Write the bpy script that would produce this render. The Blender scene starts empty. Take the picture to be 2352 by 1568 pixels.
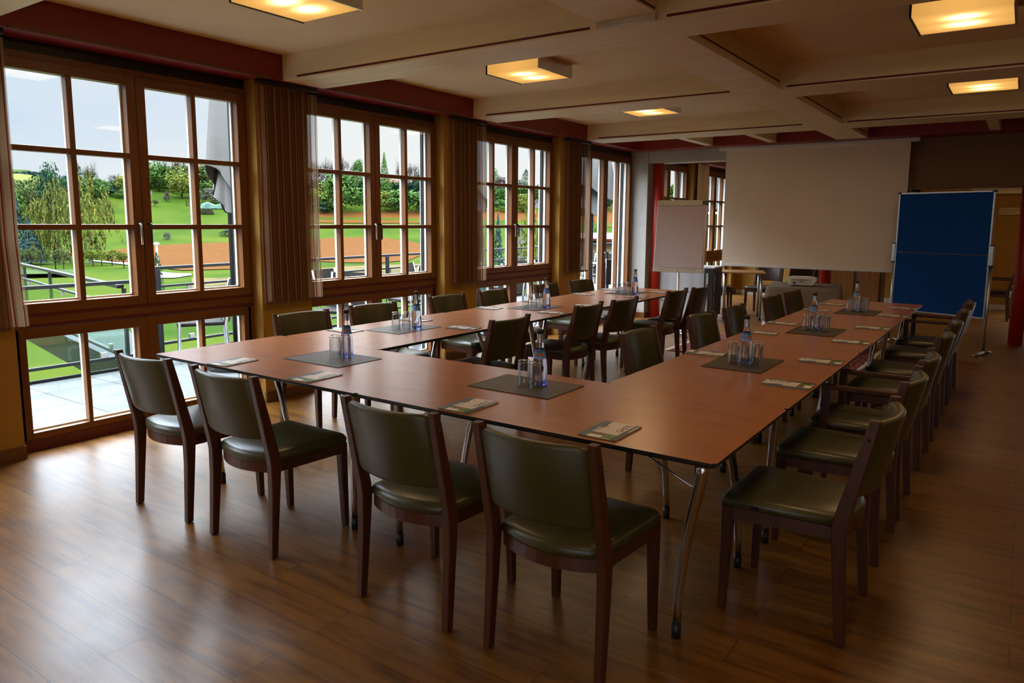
import bpy, bmesh, math, random
from mathutils import Vector, Matrix, Euler, noise
S = bpy.context.scene
COL = S.collection
R = math.radians
rnd = random.Random(7)

# ------------------------------------------------------------------ camera
F_PX, YAW, PITCH, ROLL = 1676.85, 0.603128, 0.132855, 0.007415
CAM = Vector((0.72996, -2.15061, 1.48676)); PPX, PPY = 11.76, -50.06
_fw = Vector((-math.sin(YAW)*math.cos(PITCH), math.cos(YAW)*math.cos(PITCH), -math.sin(PITCH)))
_r0 = Vector((math.cos(YAW), math.sin(YAW), 0)); _u0 = _r0.cross(_fw)
_rt = _r0*math.cos(ROLL) + _u0*math.sin(ROLL); _up = -_r0*math.sin(ROLL) + _u0*math.cos(ROLL)
cd = bpy.data.cameras.new('camera'); cam = bpy.data.objects.new('camera', cd); COL.objects.link(cam)
cam.matrix_world = Matrix(((_rt.x, _up.x, -_fw.x, CAM.x), (_rt.y, _up.y, -_fw.y, CAM.y), (_rt.z, _up.z, -_fw.z, CAM.z), (0, 0, 0, 1)))
cd.sensor_width = 36; cd.lens = F_PX*36/2352; cd.shift_x = -PPX/2352; cd.shift_y = PPY/2352
cd.clip_start = .05; cd.clip_end = 3000
S.camera = cam

def ray(px, py):
    return _fw + _rt*((px-1176-PPX)/F_PX) - _up*((py-784-PPY)/F_PX)
def at(px, py, axis, val):
    d = ray(px, py); t = (val-CAM[axis])/d[axis]
    return CAM + d*t
def depth(p):
    return (Vector(p)-CAM).dot(_fw)

# ------------------------------------------------------------------ objects
def tag(o, label=None, cat=None, group=None, kind=None):
    if label: o['label'] = label
    if cat: o['category'] = cat
    if group: o['group'] = group
    if kind: o['kind'] = kind
    return o
def thing(name, label, cat, loc=(0, 0, 0), rz=0, group=None):
    o = bpy.data.objects.new(name, None); COL.objects.link(o)
    o.location = loc; o.rotation_euler = (0, 0, rz); o.empty_display_size = .1
    return tag(o, label, cat, group)
KIDS = {}
def link(name, me, parent=None):
    o = bpy.data.objects.new(name, me); COL.objects.link(o)
    if parent is not None:
        o.parent = parent; KIDS.setdefault(parent.name, []).append(o)
    return o
def dup(o, parent=None):
    c = o.copy(); COL.objects.link(c)
    if parent is not None:
        c.parent = parent; KIDS.setdefault(parent.name, []).append(c)
    for ch in list(KIDS.get(o.name, [])): dup(ch, c)
    return c

class MB:
    """collects shapes, then links them as ONE mesh object"""
    def __init__(s):
        s.v = []; s.f = []; s.m = []; s.sm = []
    def add(s, vs, fs, mi=0, smooth=False):
        b = len(s.v); s.v += [tuple(v) for v in vs]
        for f in fs:
            s.f.append(tuple(i+b for i in f)); s.m.append(mi); s.sm.append(smooth)
        return s
    def box(s, x0, x1, y0, y1, z0, z1, mi=0, bev=0, M=None):
        if x0 > x1: x0, x1 = x1, x0
        if y0 > y1: y0, y1 = y1, y0
        if z0 > z1: z0, z1 = z1, z0
        if bev <= 0:
            vs = [Vector((x, y, z)) for x in (x0, x1) for y in (y0, y1) for z in (z0, z1)]
            fs = [(0, 1, 3, 2), (4, 6, 7, 5), (0, 4, 5, 1), (2, 3, 7, 6), (0, 2, 6, 4), (1, 5, 7, 3)]
            if M is not None: vs = [M @ v for v in vs]
            return s.add(vs, fs, mi)
        bm = bmesh.new(); bmesh.ops.create_cube(bm, size=1)
        for v in bm.verts: v.co = Vector(((x0+x1)/2+v.co.x*(x1-x0), (y0+y1)/2+v.co.y*(y1-y0), (z0+z1)/2+v.co.z*(z1-z0)))
        bmesh.ops.bevel(bm, geom=bm.edges[:], offset=bev, segments=2, affect='EDGES', profile=.6)
        return s.bm(bm, mi, False, M)
    def bm(s, bm, mi=0, smooth=False, M=None):
        bm.verts.ensure_lookup_table(); bm.verts.index_update()
        vs = [M @ v.co if M is not None else v.co.copy() for v in bm.verts]
        fs = [tuple(v.index for v in f.verts) for f in bm.faces]
        bm.free(); return s.add(vs, fs, mi, smooth)
    def quad(s, a, b, c, d, mi=0): return s.add([a, b, c, d], [(0, 1, 2, 3)], mi)
    def rings(s, rings, mi=0, smooth=True, cap0=True, cap1=True, closed=True):
        n = len(rings[0]); vs = [v for r in rings for v in r]; fs = []
        for k in range(len(rings)-1):
            for i in range(n if closed else n-1):
                j = (i+1) % n
                fs.append((k*n+i, k*n+j, (k+1)*n+j, (k+1)*n+i))
        if cap0: fs.append(tuple(range(n-1, -1, -1)))
        if cap1: fs.append(tuple((len(rings)-1)*n+i for i in range(n)))
        return s.add(vs, fs, mi, smooth)
    def tube(s, pts, r, n=10, mi=0, cap=True, smooth=True):
        pts = [Vector(p) for p in pts]; rs = r if isinstance(r, (list, tuple)) else [r]*len(pts)
        out = []; prev = None
        for k, p in enumerate(pts):
            t = (pts[min(k+1, len(pts)-1)]-pts[max(k-1, 0)]).normalized()
            if prev is None:
                a = Vector((0, 0, 1)) if abs(t.z) < .9 else Vector((1, 0, 0))
                u = t.cross(a).normalized()
            else:
                u = (prev-t*prev.dot(t)).normalized()
            prev = u; w = t.cross(u)
            out.append([p+(u*math.cos(2*math.pi*i/n)+w*math.sin(2*math.pi*i/n))*rs[k] for i in range(n)])
        return s.rings(out, mi, smooth, cap, cap)
    def lathe(s, prof, n=24, mi=0, c=(0, 0, 0), smooth=True, cap=True):
        rr = [[Vector((c[0]+r*math.cos(2*math.pi*i/n), c[1]+r*math.sin(2*math.pi*i/n), c[2]+z)) for i in range(n)] for r, z in prof]
        return s.rings(rr, mi, smooth, cap, cap)
    def prism(s, poly, axis, a, b, mi=0):
        def P(u, v, w):
            return (w, u, v) if axis == 0 else ((u, w, v) if axis == 1 else (u, v, w))
        n = len(poly); vs = [P(u, v, a) for u, v in poly]+[P(u, v, b) for u, v in poly]
        fs = [tuple(range(n-1, -1, -1)), tuple(range(n, 2*n))]+[(i, (i+1) % n, n+(i+1) % n, n+i) for i in range(n)]
        return s.add(vs, fs, mi)
    def grid(s, rows, mi=0, smooth=True):
        n = len(rows[0]); vs = [v for r in rows for v in r]
        fs = [(k*n+i, k*n+i+1, (k+1)*n+i+1, (k+1)*n+i) for k in range(len(rows)-1) for i in range(n-1)]
        return s.add(vs, fs, mi, smooth)
    def mesh(s, name, mats):
        me = bpy.data.meshes.new(name); me.from_pydata([tuple(v) for v in s.v], [], s.f)
        for m in (mats if isinstance(mats, (list, tuple)) else [mats]): me.materials.append(m)
        me.polygons.foreach_set('material_index', s.m); me.polygons.foreach_set('use_smooth', s.sm)
        me.update()
        return me
    def build(s, name, mats, parent=None, fix=True):
        me = s.mesh(name, mats)
        if fix:
            bm = bmesh.new(); bm.from_mesh(me); bmesh.ops.recalc_face_normals(bm, faces=bm.faces[:]); bm.to_mesh(me); bm.free()
        return link(name, me, parent)
def struct(o): o['kind'] = 'structure'; return o
def text_mesh(name, body, size, mat, parent=None, M=None, ext=.0004, align='LEFT', shear=0):
    cu = bpy.data.curves.new(name, 'FONT'); cu.body = body; cu.size = size; cu.extrude = ext; cu.align_x = align; cu.shear = shear
    cu.resolution_u = 3
    tmp = bpy.data.objects.new('tmp', cu); COL.objects.link(tmp)
    dg = bpy.context.evaluated_depsgraph_get(); dg.update()
    me = bpy.data.meshes.new_from_object(tmp.evaluated_get(dg))
    bpy.data.objects.remove(tmp); bpy.data.curves.remove(cu)
    me.name = name; me.materials.clear(); me.materials.append(mat)
    if M is not None: me.transform(M)
    return link(name, me, parent) if parent is not None else me

# ------------------------------------------------------------------ materials
def srgb(r, g, b):
    f = lambda c: (c/255/12.92 if c/255 <= .04045 else ((c/255+.055)/1.055)**2.4)
    return (f(r), f(g), f(b))
class NT:
    def __init__(s, name):
        s.m = bpy.data.materials.new(name); s.m.use_nodes = True; s.t = s.m.node_tree
        s.b = s.t.nodes['Principled BSDF']; s.out = s.t.nodes['Material Output']
    def n(s, typ, **kw):
        nd = s.t.nodes.new(typ)
        for k, v in kw.items():
            if k.startswith('i_'): nd.inputs[k[2:].replace('_', ' ')].default_value = v
            else: setattr(nd, k, v)
        return nd
    def l(s, a, b): s.t.links.new(a, b)
    def coord(s, scale=(1, 1, 1), rot=(0, 0, 0), kind='Object', loc=(0, 0, 0)):
        tc = s.n('ShaderNodeTexCoord'); mp = s.n('ShaderNodeMapping')
        mp.inputs['Scale'].default_value = scale; mp.inputs['Rotation'].default_value = rot; mp.inputs['Location'].default_value = loc
        s.l(tc.outputs[kind], mp.inputs['Vector']); return mp.outputs['Vector']
    def noise(s, vec, scale, detail=3, rough=.5):
        nd = s.n('ShaderNodeTexNoise'); nd.inputs['Scale'].default_value = scale; nd.inputs['Detail'].default_value = detail; nd.inputs['Roughness'].default_value = rough
        s.l(vec, nd.inputs['Vector']); return nd.outputs['Fac']
    def ramp(s, fac, stops):
        nd = s.n('ShaderNodeValToRGB'); e = nd.color_ramp.elements
        while len(e) < len(stops): e.new(.5)
        for el, (p, c) in zip(e, stops): el.position = p; el.color = (*c, 1)
        s.l(fac, nd.inputs['Fac']); return nd.outputs['Color']
    def mix(s, fac, a, b, mode='MIX'):
        nd = s.n('ShaderNodeMix', data_type='RGBA', blend_type=mode)
        for sock, v in ((nd.inputs[0], fac), (nd.inputs[6], a), (nd.inputs[7], b)):
            if hasattr(v, 'links'): s.l(v, sock)
            elif isinstance(v, (tuple, list)): sock.default_value = (*v, 1) if len(v) == 3 else v
            else: sock.default_value = v
        return nd.outputs[2]
    def math(s, op, a, b=None):
        nd = s.n('ShaderNodeMath', operation=op)
        for i, v in enumerate((a, b)):
            if v is None: continue
            if hasattr(v, 'links'): s.l(v, nd.inputs[i])
            else: nd.inputs[i].default_value = v
        return nd.outputs[0]
    def bump(s, h, strength=.2, dist=.01):
        nd = s.n('ShaderNodeBump'); nd.inputs['Strength'].default_value = strength; nd.inputs['Distance'].default_value = dist
        s.l(h, nd.inputs['Height']); s.l(nd.outputs['Normal'], s.b.inputs['Normal'])
    def base(s, c):
        if hasattr(c, 'links'): s.l(c, s.b.inputs['Base Color'])
        else: s.b.inputs['Base Color'].default_value = (*c, 1)
    def set(s, rough=None, metal=None, spec=None, **kw):
        if rough is not None:
            if hasattr(rough, 'links'): s.l(rough, s.b.inputs['Roughness'])
            else: s.b.inputs['Roughness'].default_value = rough
        if metal is not None: s.b.inputs['Metallic'].default_value = metal
        if spec is not None: s.b.inputs['Specular IOR Level'].default_value = spec
        for k, v in kw.items(): s.b.inputs[k.replace('_', ' ')].default_value = v
        return s.m
def plain(name, c, rough=.6, metal=0, spec=.5, var=.12, scale=8, bump=0):
    t = NT(name); v = t.coord()
    f = t.noise(v, scale, 3)
    t.base(t.ramp(f, [(.3, tuple(x*(1-var) for x in c)), (.7, tuple(min(1, x*(1+var)) for x in c))]))
    if bump: t.bump(t.noise(v, scale*6, 2), bump, .004)
    return t.set(rough, metal, spec)
def woodm(name, c, c2, axis=0, scale=1.0, rough=.4, spec=.5, knots=False):
    t = NT(name); sc = [14*scale]*3; sc[axis] = 1.1*scale
    v = t.coord(tuple(sc)); f = t.noise(v, 2.2, 5, .6)
    sc2 = [60*scale]*3; sc2[axis] = 2.5*scale
    f2 = t.noise(t.coord(tuple(sc2)), 2, 2)
    col = t.ramp(f, [(.25, c2), (.55, c), (.8, tuple(min(1, x*1.18) for x in c))])
    col = t.mix(t.math('MULTIPLY', f2, .35), col, c2)
    if knots:
        kn = t.noise(t.coord((2.2, 7, 7) if axis == 0 else (7, 2.2, 7)), 1.6, 1)
        k = t.ramp(kn, [(.70, (0, 0, 0)), (.76, (1, 1, 1))]); col = t.mix(t.math('MULTIPLY', k, .45), col, tuple(x*.35 for x in c2))
    t.base(col); t.bump(f2, .04, .002)
    return t.set(rough, 0, spec)

M = {}
# floor: laminate planks laid along X
t = NT('floor_planks'); v = t.coord()
bk = t.n('ShaderNodeTexBrick'); bk.offset = .37; bk.offset_frequency = 2; bk.squash = 1
for k, val in (('Scale', 1), ('Mortar Size', .0016), ('Mortar Smooth', .1), ('Bias', 0), ('Brick Width', 1.28), ('Row Height', .172)): bk.inputs[k].default_value = val
bk.inputs['Color1'].default_value = (.0, .0, .0, 1); bk.inputs['Color2'].default_value = (1, 1, 1, 1); bk.inputs['Mortar'].default_value = (.5, .5, .5, 1)
t.l(v, bk.inputs['Vector'])
sep = t.n('ShaderNodeSeparateColor'); t.l(bk.outputs['Color'], sep.inputs[0])
off = t.n('ShaderNodeVectorMath', operation='MULTIPLY_ADD'); t.l(bk.outputs['Color'], off.inputs[0]); off.inputs[1].default_value = (13, 7, 0); t.l(t.coord((1.6, 13, 1)), off.inputs[2])
g = t.noise(off.outputs[0], 1.5, 6, .62)
col = t.ramp(g, [(.32, (.085, .030, .004)), (.5, (.185, .076, .011)), (.70, (.255, .112, .017))])
col = t.mix(t.math('MULTIPLY', sep.outputs[0], .45), col, t.mix(1, col, (.72, .62, .55), 'MULTIPLY'))
col = t.mix(t.math('MULTIPLY', t.math('SUBTRACT', 1, bk.outputs['Fac']), 1), (.035, .014, .006), col)
t.base(col); hh = t.math('SUBTRACT', t.math('MULTIPLY', g, .12), bk.outputs['Fac']); t.bump(hh, .12, .002)
M['floor'] = t.set(t.math('ADD', t.math('MULTIPLY', t.noise(v, 3, 4), .16), .25), 0, .6)

def tablewood(axis):
    t = NT('table_laminate'); sc = [9]*3; sc[axis] = .9
    f = t.noise(t.coord(tuple(sc)), 1.7, 6, .62)
    sc = [3.2]*3; sc[axis] = .8
    f3 = t.noise(t.coord(tuple(sc)), 1.2, 2)
    col = t.ramp(f, [(.2, (.34, .105, .020)), (.5, (.41, .135, .027)), (.8, (.46, .160, .034))])
    kn = t.noise(t.coord((4, 13, 1) if axis == 0 else (13, 4, 1)), 1.3, 0)
    col = t.mix(t.ramp(kn, [(.62, (0, 0, 0)), (.80, (.4, .4, .4))]), col, (.19, .06, .016))
    t.base(col); return t.set(t.math('ADD', t.math('MULTIPLY', f3, .06), .26), 0, 1.0, Coat_Weight=.35, Coat_Roughness=.22)
M['table_x'] = tablewood(0)
M['black_edge'] = plain('black_edge', (.012, .012, .013), .4)
M['chair_wood'] = woodm('chair_wood', (.090, .026, .008), (.050, .014, .005), 2, 1, .38)
def leather(name, c):
    t = NT(name); v = t.coord(); f = t.noise(v, 4, 4, .6); b = t.noise(v, 220, 2)
    t.base(t.ramp(f, [(.3, tuple(x*.8 for x in c)), (.7, tuple(x*1.15 for x in c))])); t.bump(b, .08, .002)
    return t.set(.36, 0, .6)
M['olive'] = leather('olive_leather', (.058, .050, .012))
M['brown_leather'] = leather('brown_leather', (.05, .016, .010))
M['ceiling'] = plain('ceiling_plaster', (.74, .64, .42), .9, var=.04, scale=2)
M['beam'] = woodm('beam_whitewash', (.77, .68, .46), (.69, .60, .39), 0, .5, .5)
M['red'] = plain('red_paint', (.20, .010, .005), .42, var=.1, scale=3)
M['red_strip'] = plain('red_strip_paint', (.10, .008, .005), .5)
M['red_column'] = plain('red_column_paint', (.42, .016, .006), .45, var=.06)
M['yellow'] = plain('yellow_plaster', (.34, .18, .026), .85, var=.06, scale=5, bump=.1)
M['grey_plaster'] = plain('grey_plaster', (.42, .40, .36), .85, var=.05)
M['brown_wall'] = plain('brown_wall_tone', (.22, .125, .065), .85, var=.05)
M['pine'] = woodm('window_pine', (.175, .060, .009), (.115, .036, .005), 1, 1, .42)
M['pine_v'] = woodm('window_pine_upright', (.175, .060, .009), (.115, .036, .005), 2, 1, .42)
M['skirting'] = woodm('skirting_wood', (.15, .06, .02), (.09, .035, .012), 1, 1, .45)
M['white_metal'] = plain('white_painted_metal', (.72, .72, .70), .4, var=.03)
M['alu'] = plain('aluminium', (.55, .55, .55), .32, 1, var=.06)
M['chrome'] = plain('satin_chrome', (.66, .66, .67), .2, 1, var=.05)
M['dark_metal'] = plain('dark_metal', (.02, .018, .016), .4, .3)
M['black'] = plain('black_plastic', (.012, .012, .012), .4)
M['cream_metal'] = plain('cream_trim', (.55, .52, .42), .4)
def panes(name, tint=(.96, .98, .97), refl=.55):
    t = NT(name); t.t.nodes.remove(t.b)
    tr = t.n('ShaderNodeBsdfTransparent'); tr.inputs[0].default_value = (*tint, 1)
    gl = t.n('ShaderNodeBsdfGlossy'); gl.inputs['Roughness'].default_value = .01
    lw = t.n('ShaderNodeLayerWeight'); sch = t.math('ADD', .045, t.math('MULTIPLY', t.math('POWER', lw.outputs['Facing'], 5), .9))
    mx = t.n('ShaderNodeMixShader'); t.l(t.math('MULTIPLY', sch, refl), mx.inputs[0]); t.l(tr.outputs[0], mx.inputs[1]); t.l(gl.outputs[0], mx.inputs[2])
    t.l(mx.outputs[0], t.out.inputs[0]); return t.m
M['pane'] = panes('window_glass')
M['rail_glass'] = panes('railing_glass', (.86, .95, .93))
def solidglass(name, c, rough=0, ior=1.45):
    t = NT(name); t.base(c); return t.set(rough, 0, .5, Transmission_Weight=1.0, IOR=ior)
t = NT('tumbler_glass'); t.t.nodes.remove(t.b)
lw = t.n('ShaderNodeLayerWeight'); tr = t.n('ShaderNodeBsdfTransparent')
t.l(t.ramp(lw.outputs['Facing'], [(.0, (.94, .95, .96)), (.55, (.88, .90, .92)), (.85, (.62, .64, .67)), (1, (.25, .27, .30))]), tr.inputs[0])
gl = t.n('ShaderNodeBsdfGlossy'); gl.inputs['Roughness'].default_value = .02
mx = t.n('ShaderNodeMixShader'); t.l(t.math('ADD', .06, t.math('MULTIPLY', t.math('POWER', lw.outputs['Facing'], 2.2), .85)), mx.inputs[0]); t.l(tr.outputs[0], mx.inputs[1]); t.l(gl.outputs[0], mx.inputs[2]); t.l(mx.outputs[0], t.out.inputs[0]); M['tumbler'] = t.m
t = NT('bottle_glass'); sp = t.n('ShaderNodeSeparateXYZ'); tc = t.n('ShaderNodeTexCoord'); t.l(tc.outputs['Object'], sp.inputs[0])
t.base(t.ramp(sp.outputs[2], [(.004, (.10, .18, .85)), (.03, (.62, .74, .97)), (.16, (.90, .93, .98))]))
M['bottle'] = t.set(0, 0, .5, Transmission_Weight=1.0, IOR=1.36)
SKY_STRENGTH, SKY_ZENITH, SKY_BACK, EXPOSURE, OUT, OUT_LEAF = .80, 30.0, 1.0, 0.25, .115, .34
LAMP, LAMP_C = 5, (1, .66, .34)
OUTDOOR = ('meadow', 'ploughed_field', 'road_gravel', 'dry_grass', 'galvanised_steel', 'dark_steel', 'rattan', 'chair_red', 'parasol_cloth')
# ------------------------------------------------------------------ room shell
XW, XP = -4.40, -4.29            # window plane, pier face
ZC, ZS = 2.77, 2.575             # ceiling, soffit of the red header and beams
WC = {0: -4.02, 1: -1.70, 2: .625, 3: 2.89, 4: 5.215, 5: 7.55, 6: 9.87, 7: 12.19}   # window centres along the wall
HW = .885
struct(MB().box(-4.72, 5.3, -6.2, 14, -.12, 0).build('floor', M['floor']))
struct(MB().box(-4.72, 5.3, -6.2, 14, ZC, ZC+.2).build('ceiling', M['ceiling']))
pier = MB(); base = MB(); edges = [-6.2]
for k in sorted(WC): edges += [WC[k]-HW, WC[k]+HW]
edges += [14]
for a, b in zip(edges[::2], edges[1::2]):
    if abs(a-(WC[5]+HW)) < .01: continue
    pier.box(-4.60, XP, a, b, 0, ZS); base.box(XP-.01, XP+.014, a-.004, b+.004, 0, .085)
pier.box(-4.60, -4.47, -6.2, 14, ZS-.075, ZS)
struct(pier.build('wall_left', M['yellow']))
struct(base.build('baseboard_left', M['skirting']))
struct(MB().box(-4.60, -4.13, WC[5]+HW, 8.75, 0, ZS).build('wall_pier', M['grey_plaster']))
struct(MB().box(-4.14, -4.115, WC[5]+HW-.004, 8.754, 0, .085).box(-4.4, -4.115, WC[5]+HW-.016, WC[5]+HW, 0, .085).build('baseboard_pier', M['pine']))
struct(MB().box(5.1, 5.3, -6.2, 14, 0, ZC).build('wall_right', M['yellow']))
struct(MB().box(-4.72, -.3, -6.4, -6.2, 0, ZC).box(4.7, 5.3, -6.4, -6.2, 0, ZC).box(-.3, 4.7, -6.4, -6.2, 0, .55).box(-.3, 4.7, -6.4, -6.2, 2.45, ZC).build('wall_back', M['yellow']))
# far wall of the second room with a glazed opening on its right
struct(MB().box(-4.72, 1.45, 13.4, 13.6, 0, ZC).box(3.6, 5.3, 13.4, 13.6, 0, ZC).box(1.45, 3.6, 13.4, 13.6, 2.3, ZC).build('wall_far', M['yellow']))
struct(MB().box(-4.29, 1.45, 13.385, 13.4, 0, .09).build('baseboard_far', M['cream_metal']))
# lintels between the two rooms
struct(MB().box(-4.13, -1.7, 8.45, 8.75, 2.40, ZS).build('wall_lintel', M['grey_plaster']))
struct(MB().box(-1.7, 5.1, 8.5, 8.97, 1.955, ZS).build('wall_lintel_right', M['brown_wall']))  # right lintel set darker and browner than the left one
# red headers
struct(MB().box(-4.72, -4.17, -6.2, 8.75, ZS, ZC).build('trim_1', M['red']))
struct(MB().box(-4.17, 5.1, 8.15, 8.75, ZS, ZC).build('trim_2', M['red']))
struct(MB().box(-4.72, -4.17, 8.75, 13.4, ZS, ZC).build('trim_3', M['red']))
led = MB(); YB = [(-3.2, -2.78), (-.745, -.336), (1.69, 2.10), (4.12, 4.56), (6.58, 7.04)]
for (a, b), (c, d) in zip(YB[:-1], YB[1:]): led.box(-4.18, -4.162, b+.12, c-.12, ZS-.004, ZS+.012)
struct(led.build('trim_4', M['skirting']))
# cream beams across the room, with the painted red groove along their lower edge
XL = (-1.372, -1.0)
n = 5
for i, (a, b) in enumerate(YB):
    m = MB().box(-4.17, 5.1, a, b, ZS, ZC)
    m.box(-4.0, XL[0]-.05, a-.003, a+.002, ZS+.012, ZS+.026, 1).box(XL[1]+.05, 5.0, a-.003, a+.002, ZS+.012, ZS+.026, 1)
    m.box(-4.0, XL[0]-.05, b-.002, b+.003, ZS+.012, ZS+.026, 1).box(XL[1]+.05, 5.0, b-.002, b+.003, ZS+.012, ZS+.026, 1)
    struct(m.build('trim_%d' % n, [M['beam'], M['red_strip']])); n += 1
m = MB()
ys = [-6.2]+[v for p in YB for v in p]+[8.15]
for a, b in zip(ys[::2], ys[1::2]):
    m.box(XL[0], XL[1], a, b, ZS+(.035 if b < 2 else 0), ZC)
    m.box(XL[1]-.002, XL[1]+.003, a+.05, b-.05, ZS+.047, ZS+.06, 1)
struct(m.build('trim_%d' % n, [M['beam'], M['red_strip']])); n += 1
m = MB()
for x in (2.6,): m.box(x, x+.37, -6.2, 8.15, ZS+.001, ZC)
struct(m.build('trim_%d' % n, M['beam'])); n += 1
m = MB()
for x in (-3.12, -2.24, .30): m.box(x, x+.11, 7.04, 8.15, ZS+.01, ZC)
struct(m.build('trim_%d' % n, M['beam'])); n += 1
# end pieces of the folding partition rails
for y, z in ((1.69, ZS+.03), (6.58, ZS+.035)):
    m = MB().box(XL[0]+.005, XL[1]-.005, y-.03, y, z-.028, z+.004, 0, .002).box(XL[0]+.005, XL[1]-.005, y-.036, y-.03, z-.028, z-.02)
    tag(m.build('rail_end_plate', M['cream_metal']), 'cream metal rail end plate on the beam crossing nearest the camera' if y < 2 else 'cream metal rail end plate on the beam crossing nearest the screen', 'rail plate', 'rail end plates under the beam crossings')

# ------------------------------------------------------------------ windows
def bars(m, y0, y1, z0, z1, w, d, x=XW, h=True):
    """rectangular frame of width w, depth d: stiles take material 1, rails 0"""
    m.box(x-d, x, y0, y0+w, z0, z1, 1, .004); m.box(x-d, x, y1-w, y1, z0, z1, 1, .004)
    m.box(x-d+.001, x-.001, y0+w, y1-w, z0, z0+w, 0, .004); m.box(x-d+.001, x-.001, y0+w, y1-w, z1-w, z1, 0, .004)
PW = [M['pine'], M['pine_v']]
def handle(parent, y, z, mat):
    h = MB().box(XW, XW+.008, y-.014, y+.014, z-.035, z+.035, 1, .003)
    h.tube([(XW+.006, y, z), (XW+.045, y, z), (XW+.05, y, z-.008), (XW+.05, y, z-.145)], [.008, .008, .008, .007], 8, 0)
    return h.build('handle', [mat, M['dark_metal']], parent)
def make_window(k, door=False):
    c = WC[k]; y0, y1 = c-HW, c+HW
    w = thing('window_%d' % (k+1) if not door else 'door_1', None, None, (0, 0, 0)); struct(w)
    z0, zl, zh = .075, .775, 2.50
    fr = MB()
    fr.box(XW-.08, XW, y0, y0+.055, z0, zh, 1); fr.box(XW-.08, XW, y1-.055, y1, z0, zh, 1)
    fr.box(XW-.08, XW, y0+.055, y1-.055, 2.455, zh, 0)
    if not door:
        fr.box(XW-.08, XW, y0+.055, y1-.055, .80, .90, 0); fr.box(XW-.08, XW-.002, c-.02, c+.02, .07, .80, 1)
    fr.build('frame', PW, w)
    rs = MB().box(XW-.085, XW+.006, y0, y1, 0, .075, 0)
    if not door: rs.box(XW-.02, XW+.005, y0, y1, .868, .893, 0, .002).box(XW-.02, XW+.005, y0, y1, .80, .823, 0, .002).box(XW-.02, XW+.003, y0, y1, .823, .868, 1)
    rs.build('red_strip', [M['red_strip'], M['pine']], w)
    MB().box(XW-.09, XW-.02, y0, y1, zh, ZS).build('shutter_slot', M['dark_metal'], w)
    rv = MB().box(-4.60, XW-.09, y0-.02, y0+.03, 0, zh).box(-4.60, XW-.09, y1-.03, y1+.02, 0, zh).box(-4.64, XW-.08, y0, y1, -.02, .03)
    rv.build('outer_reveal', M['white_metal'], w)
    gr = MB().box(-4.57, -4.535, y1-.055, y1-.03, .03, zh).box(-4.57, -4.535, y0+.03, y0+.055, .03, zh)
    gr.build('shutter_rail', M['dark_metal'], w)
    for s in (-1, 1):
        a, b = (y0+.03, c-.003) if s < 0 else (c+.003, y1-.03)
        sm = MB(); pm = MB()
        zb, zt = (.89, 2.46) if not door else (.11, 2.46)
        st = .063
        sm.box(XW-.06, XW+.012, a, a+st, zb, zt, 1, .004); sm.box(XW-.06, XW+.012, b-st, b, zb, zt, 1, .004)
        bot = zb+(.063 if not door else .15)
        sm.box(XW-.06, XW+.011, a+st, b-st, zb, bot, 0, .004); sm.box(XW-.06, XW+.011, a+st, b-st, 2.393, zt, 0, .004)
        ym = (a+b)/2
        sm.box(XW-.05, XW+.008, ym-.018, ym+.018, bot, 2.393, 1, .005)
        if not door:
            for zz in (1.433, 1.92): sm.box(XW-.05, XW+.008, a+st, ym-.018, zz-.018, zz+.018, 0, .005); sm.box(XW-.05, XW+.008, ym+.018, b-st, zz-.018, zz+.018, 0, .005)
        so = sm.build('sash', PW, w)
        pm.quad((XW-.03, a+st, bot), (XW-.03, b-st, bot), (XW-.03, b-st, 2.393), (XW-.03, a+st, 2.393))
        pm.build('pane', M['pane'], so)
        gm = MB()   # white outer glazing bars
        for (ya, yb, za, zb2) in ((a+st, a+st+.012, bot, 2.393), (b-st-.012, b-st, bot, 2.393), (a+st, b-st, bot, bot+.012), (ym-.014, ym+.014, bot, 2.393)): gm.box(XW-.075, XW-.052, ya, yb, za, zb2)
        if not door:
            for zz in (1.433, 1.92): gm.box(XW-.0745, XW-.0525, a+st, b-st, zz-.012, zz+.012)
        gm.build('glazing_bar', M['white_metal'], so)
        if k < 7 and k > 0: handle(so, (b-.032) if s < 0 else (a+.032), 1.455 if not door else 1.05, M['alu'] if s < 0 else M['dark_metal'])
        if not door:
            lm = MB(); bars(lm, a, b, .052, .795, .068, .06)
            yl = (a+b)/2; lm.box(XW-.05, XW-.002, yl-.014, yl+.014, .12, .727, 1, .004)
            lo = lm.build('lower_sash', PW, w)
            MB().quad((XW-.03, a+.068, .12), (XW-.03, b-.068, .12), (XW-.03, b-.068, .727), (XW-.03, a+.068, .727)).build('pane', M['pane'], lo)
            gm = MB()
            for (ya, yb, za, zb2) in ((b-.068-.012, b-.068, .12, .727), (a+.068, b-.068, .12, .132), (yl-.013, yl+.006, .12, .727), (a+.068, b-.068, .72, .727), (a+.068, a+.075, .12, .727)): gm.box(XW-.075, XW-.052, ya, yb, za, zb2)
            gm.build('glazing_bar', M['white_metal'], lo)
    return w
for k in WC: make_window(k, k == 5)

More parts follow.
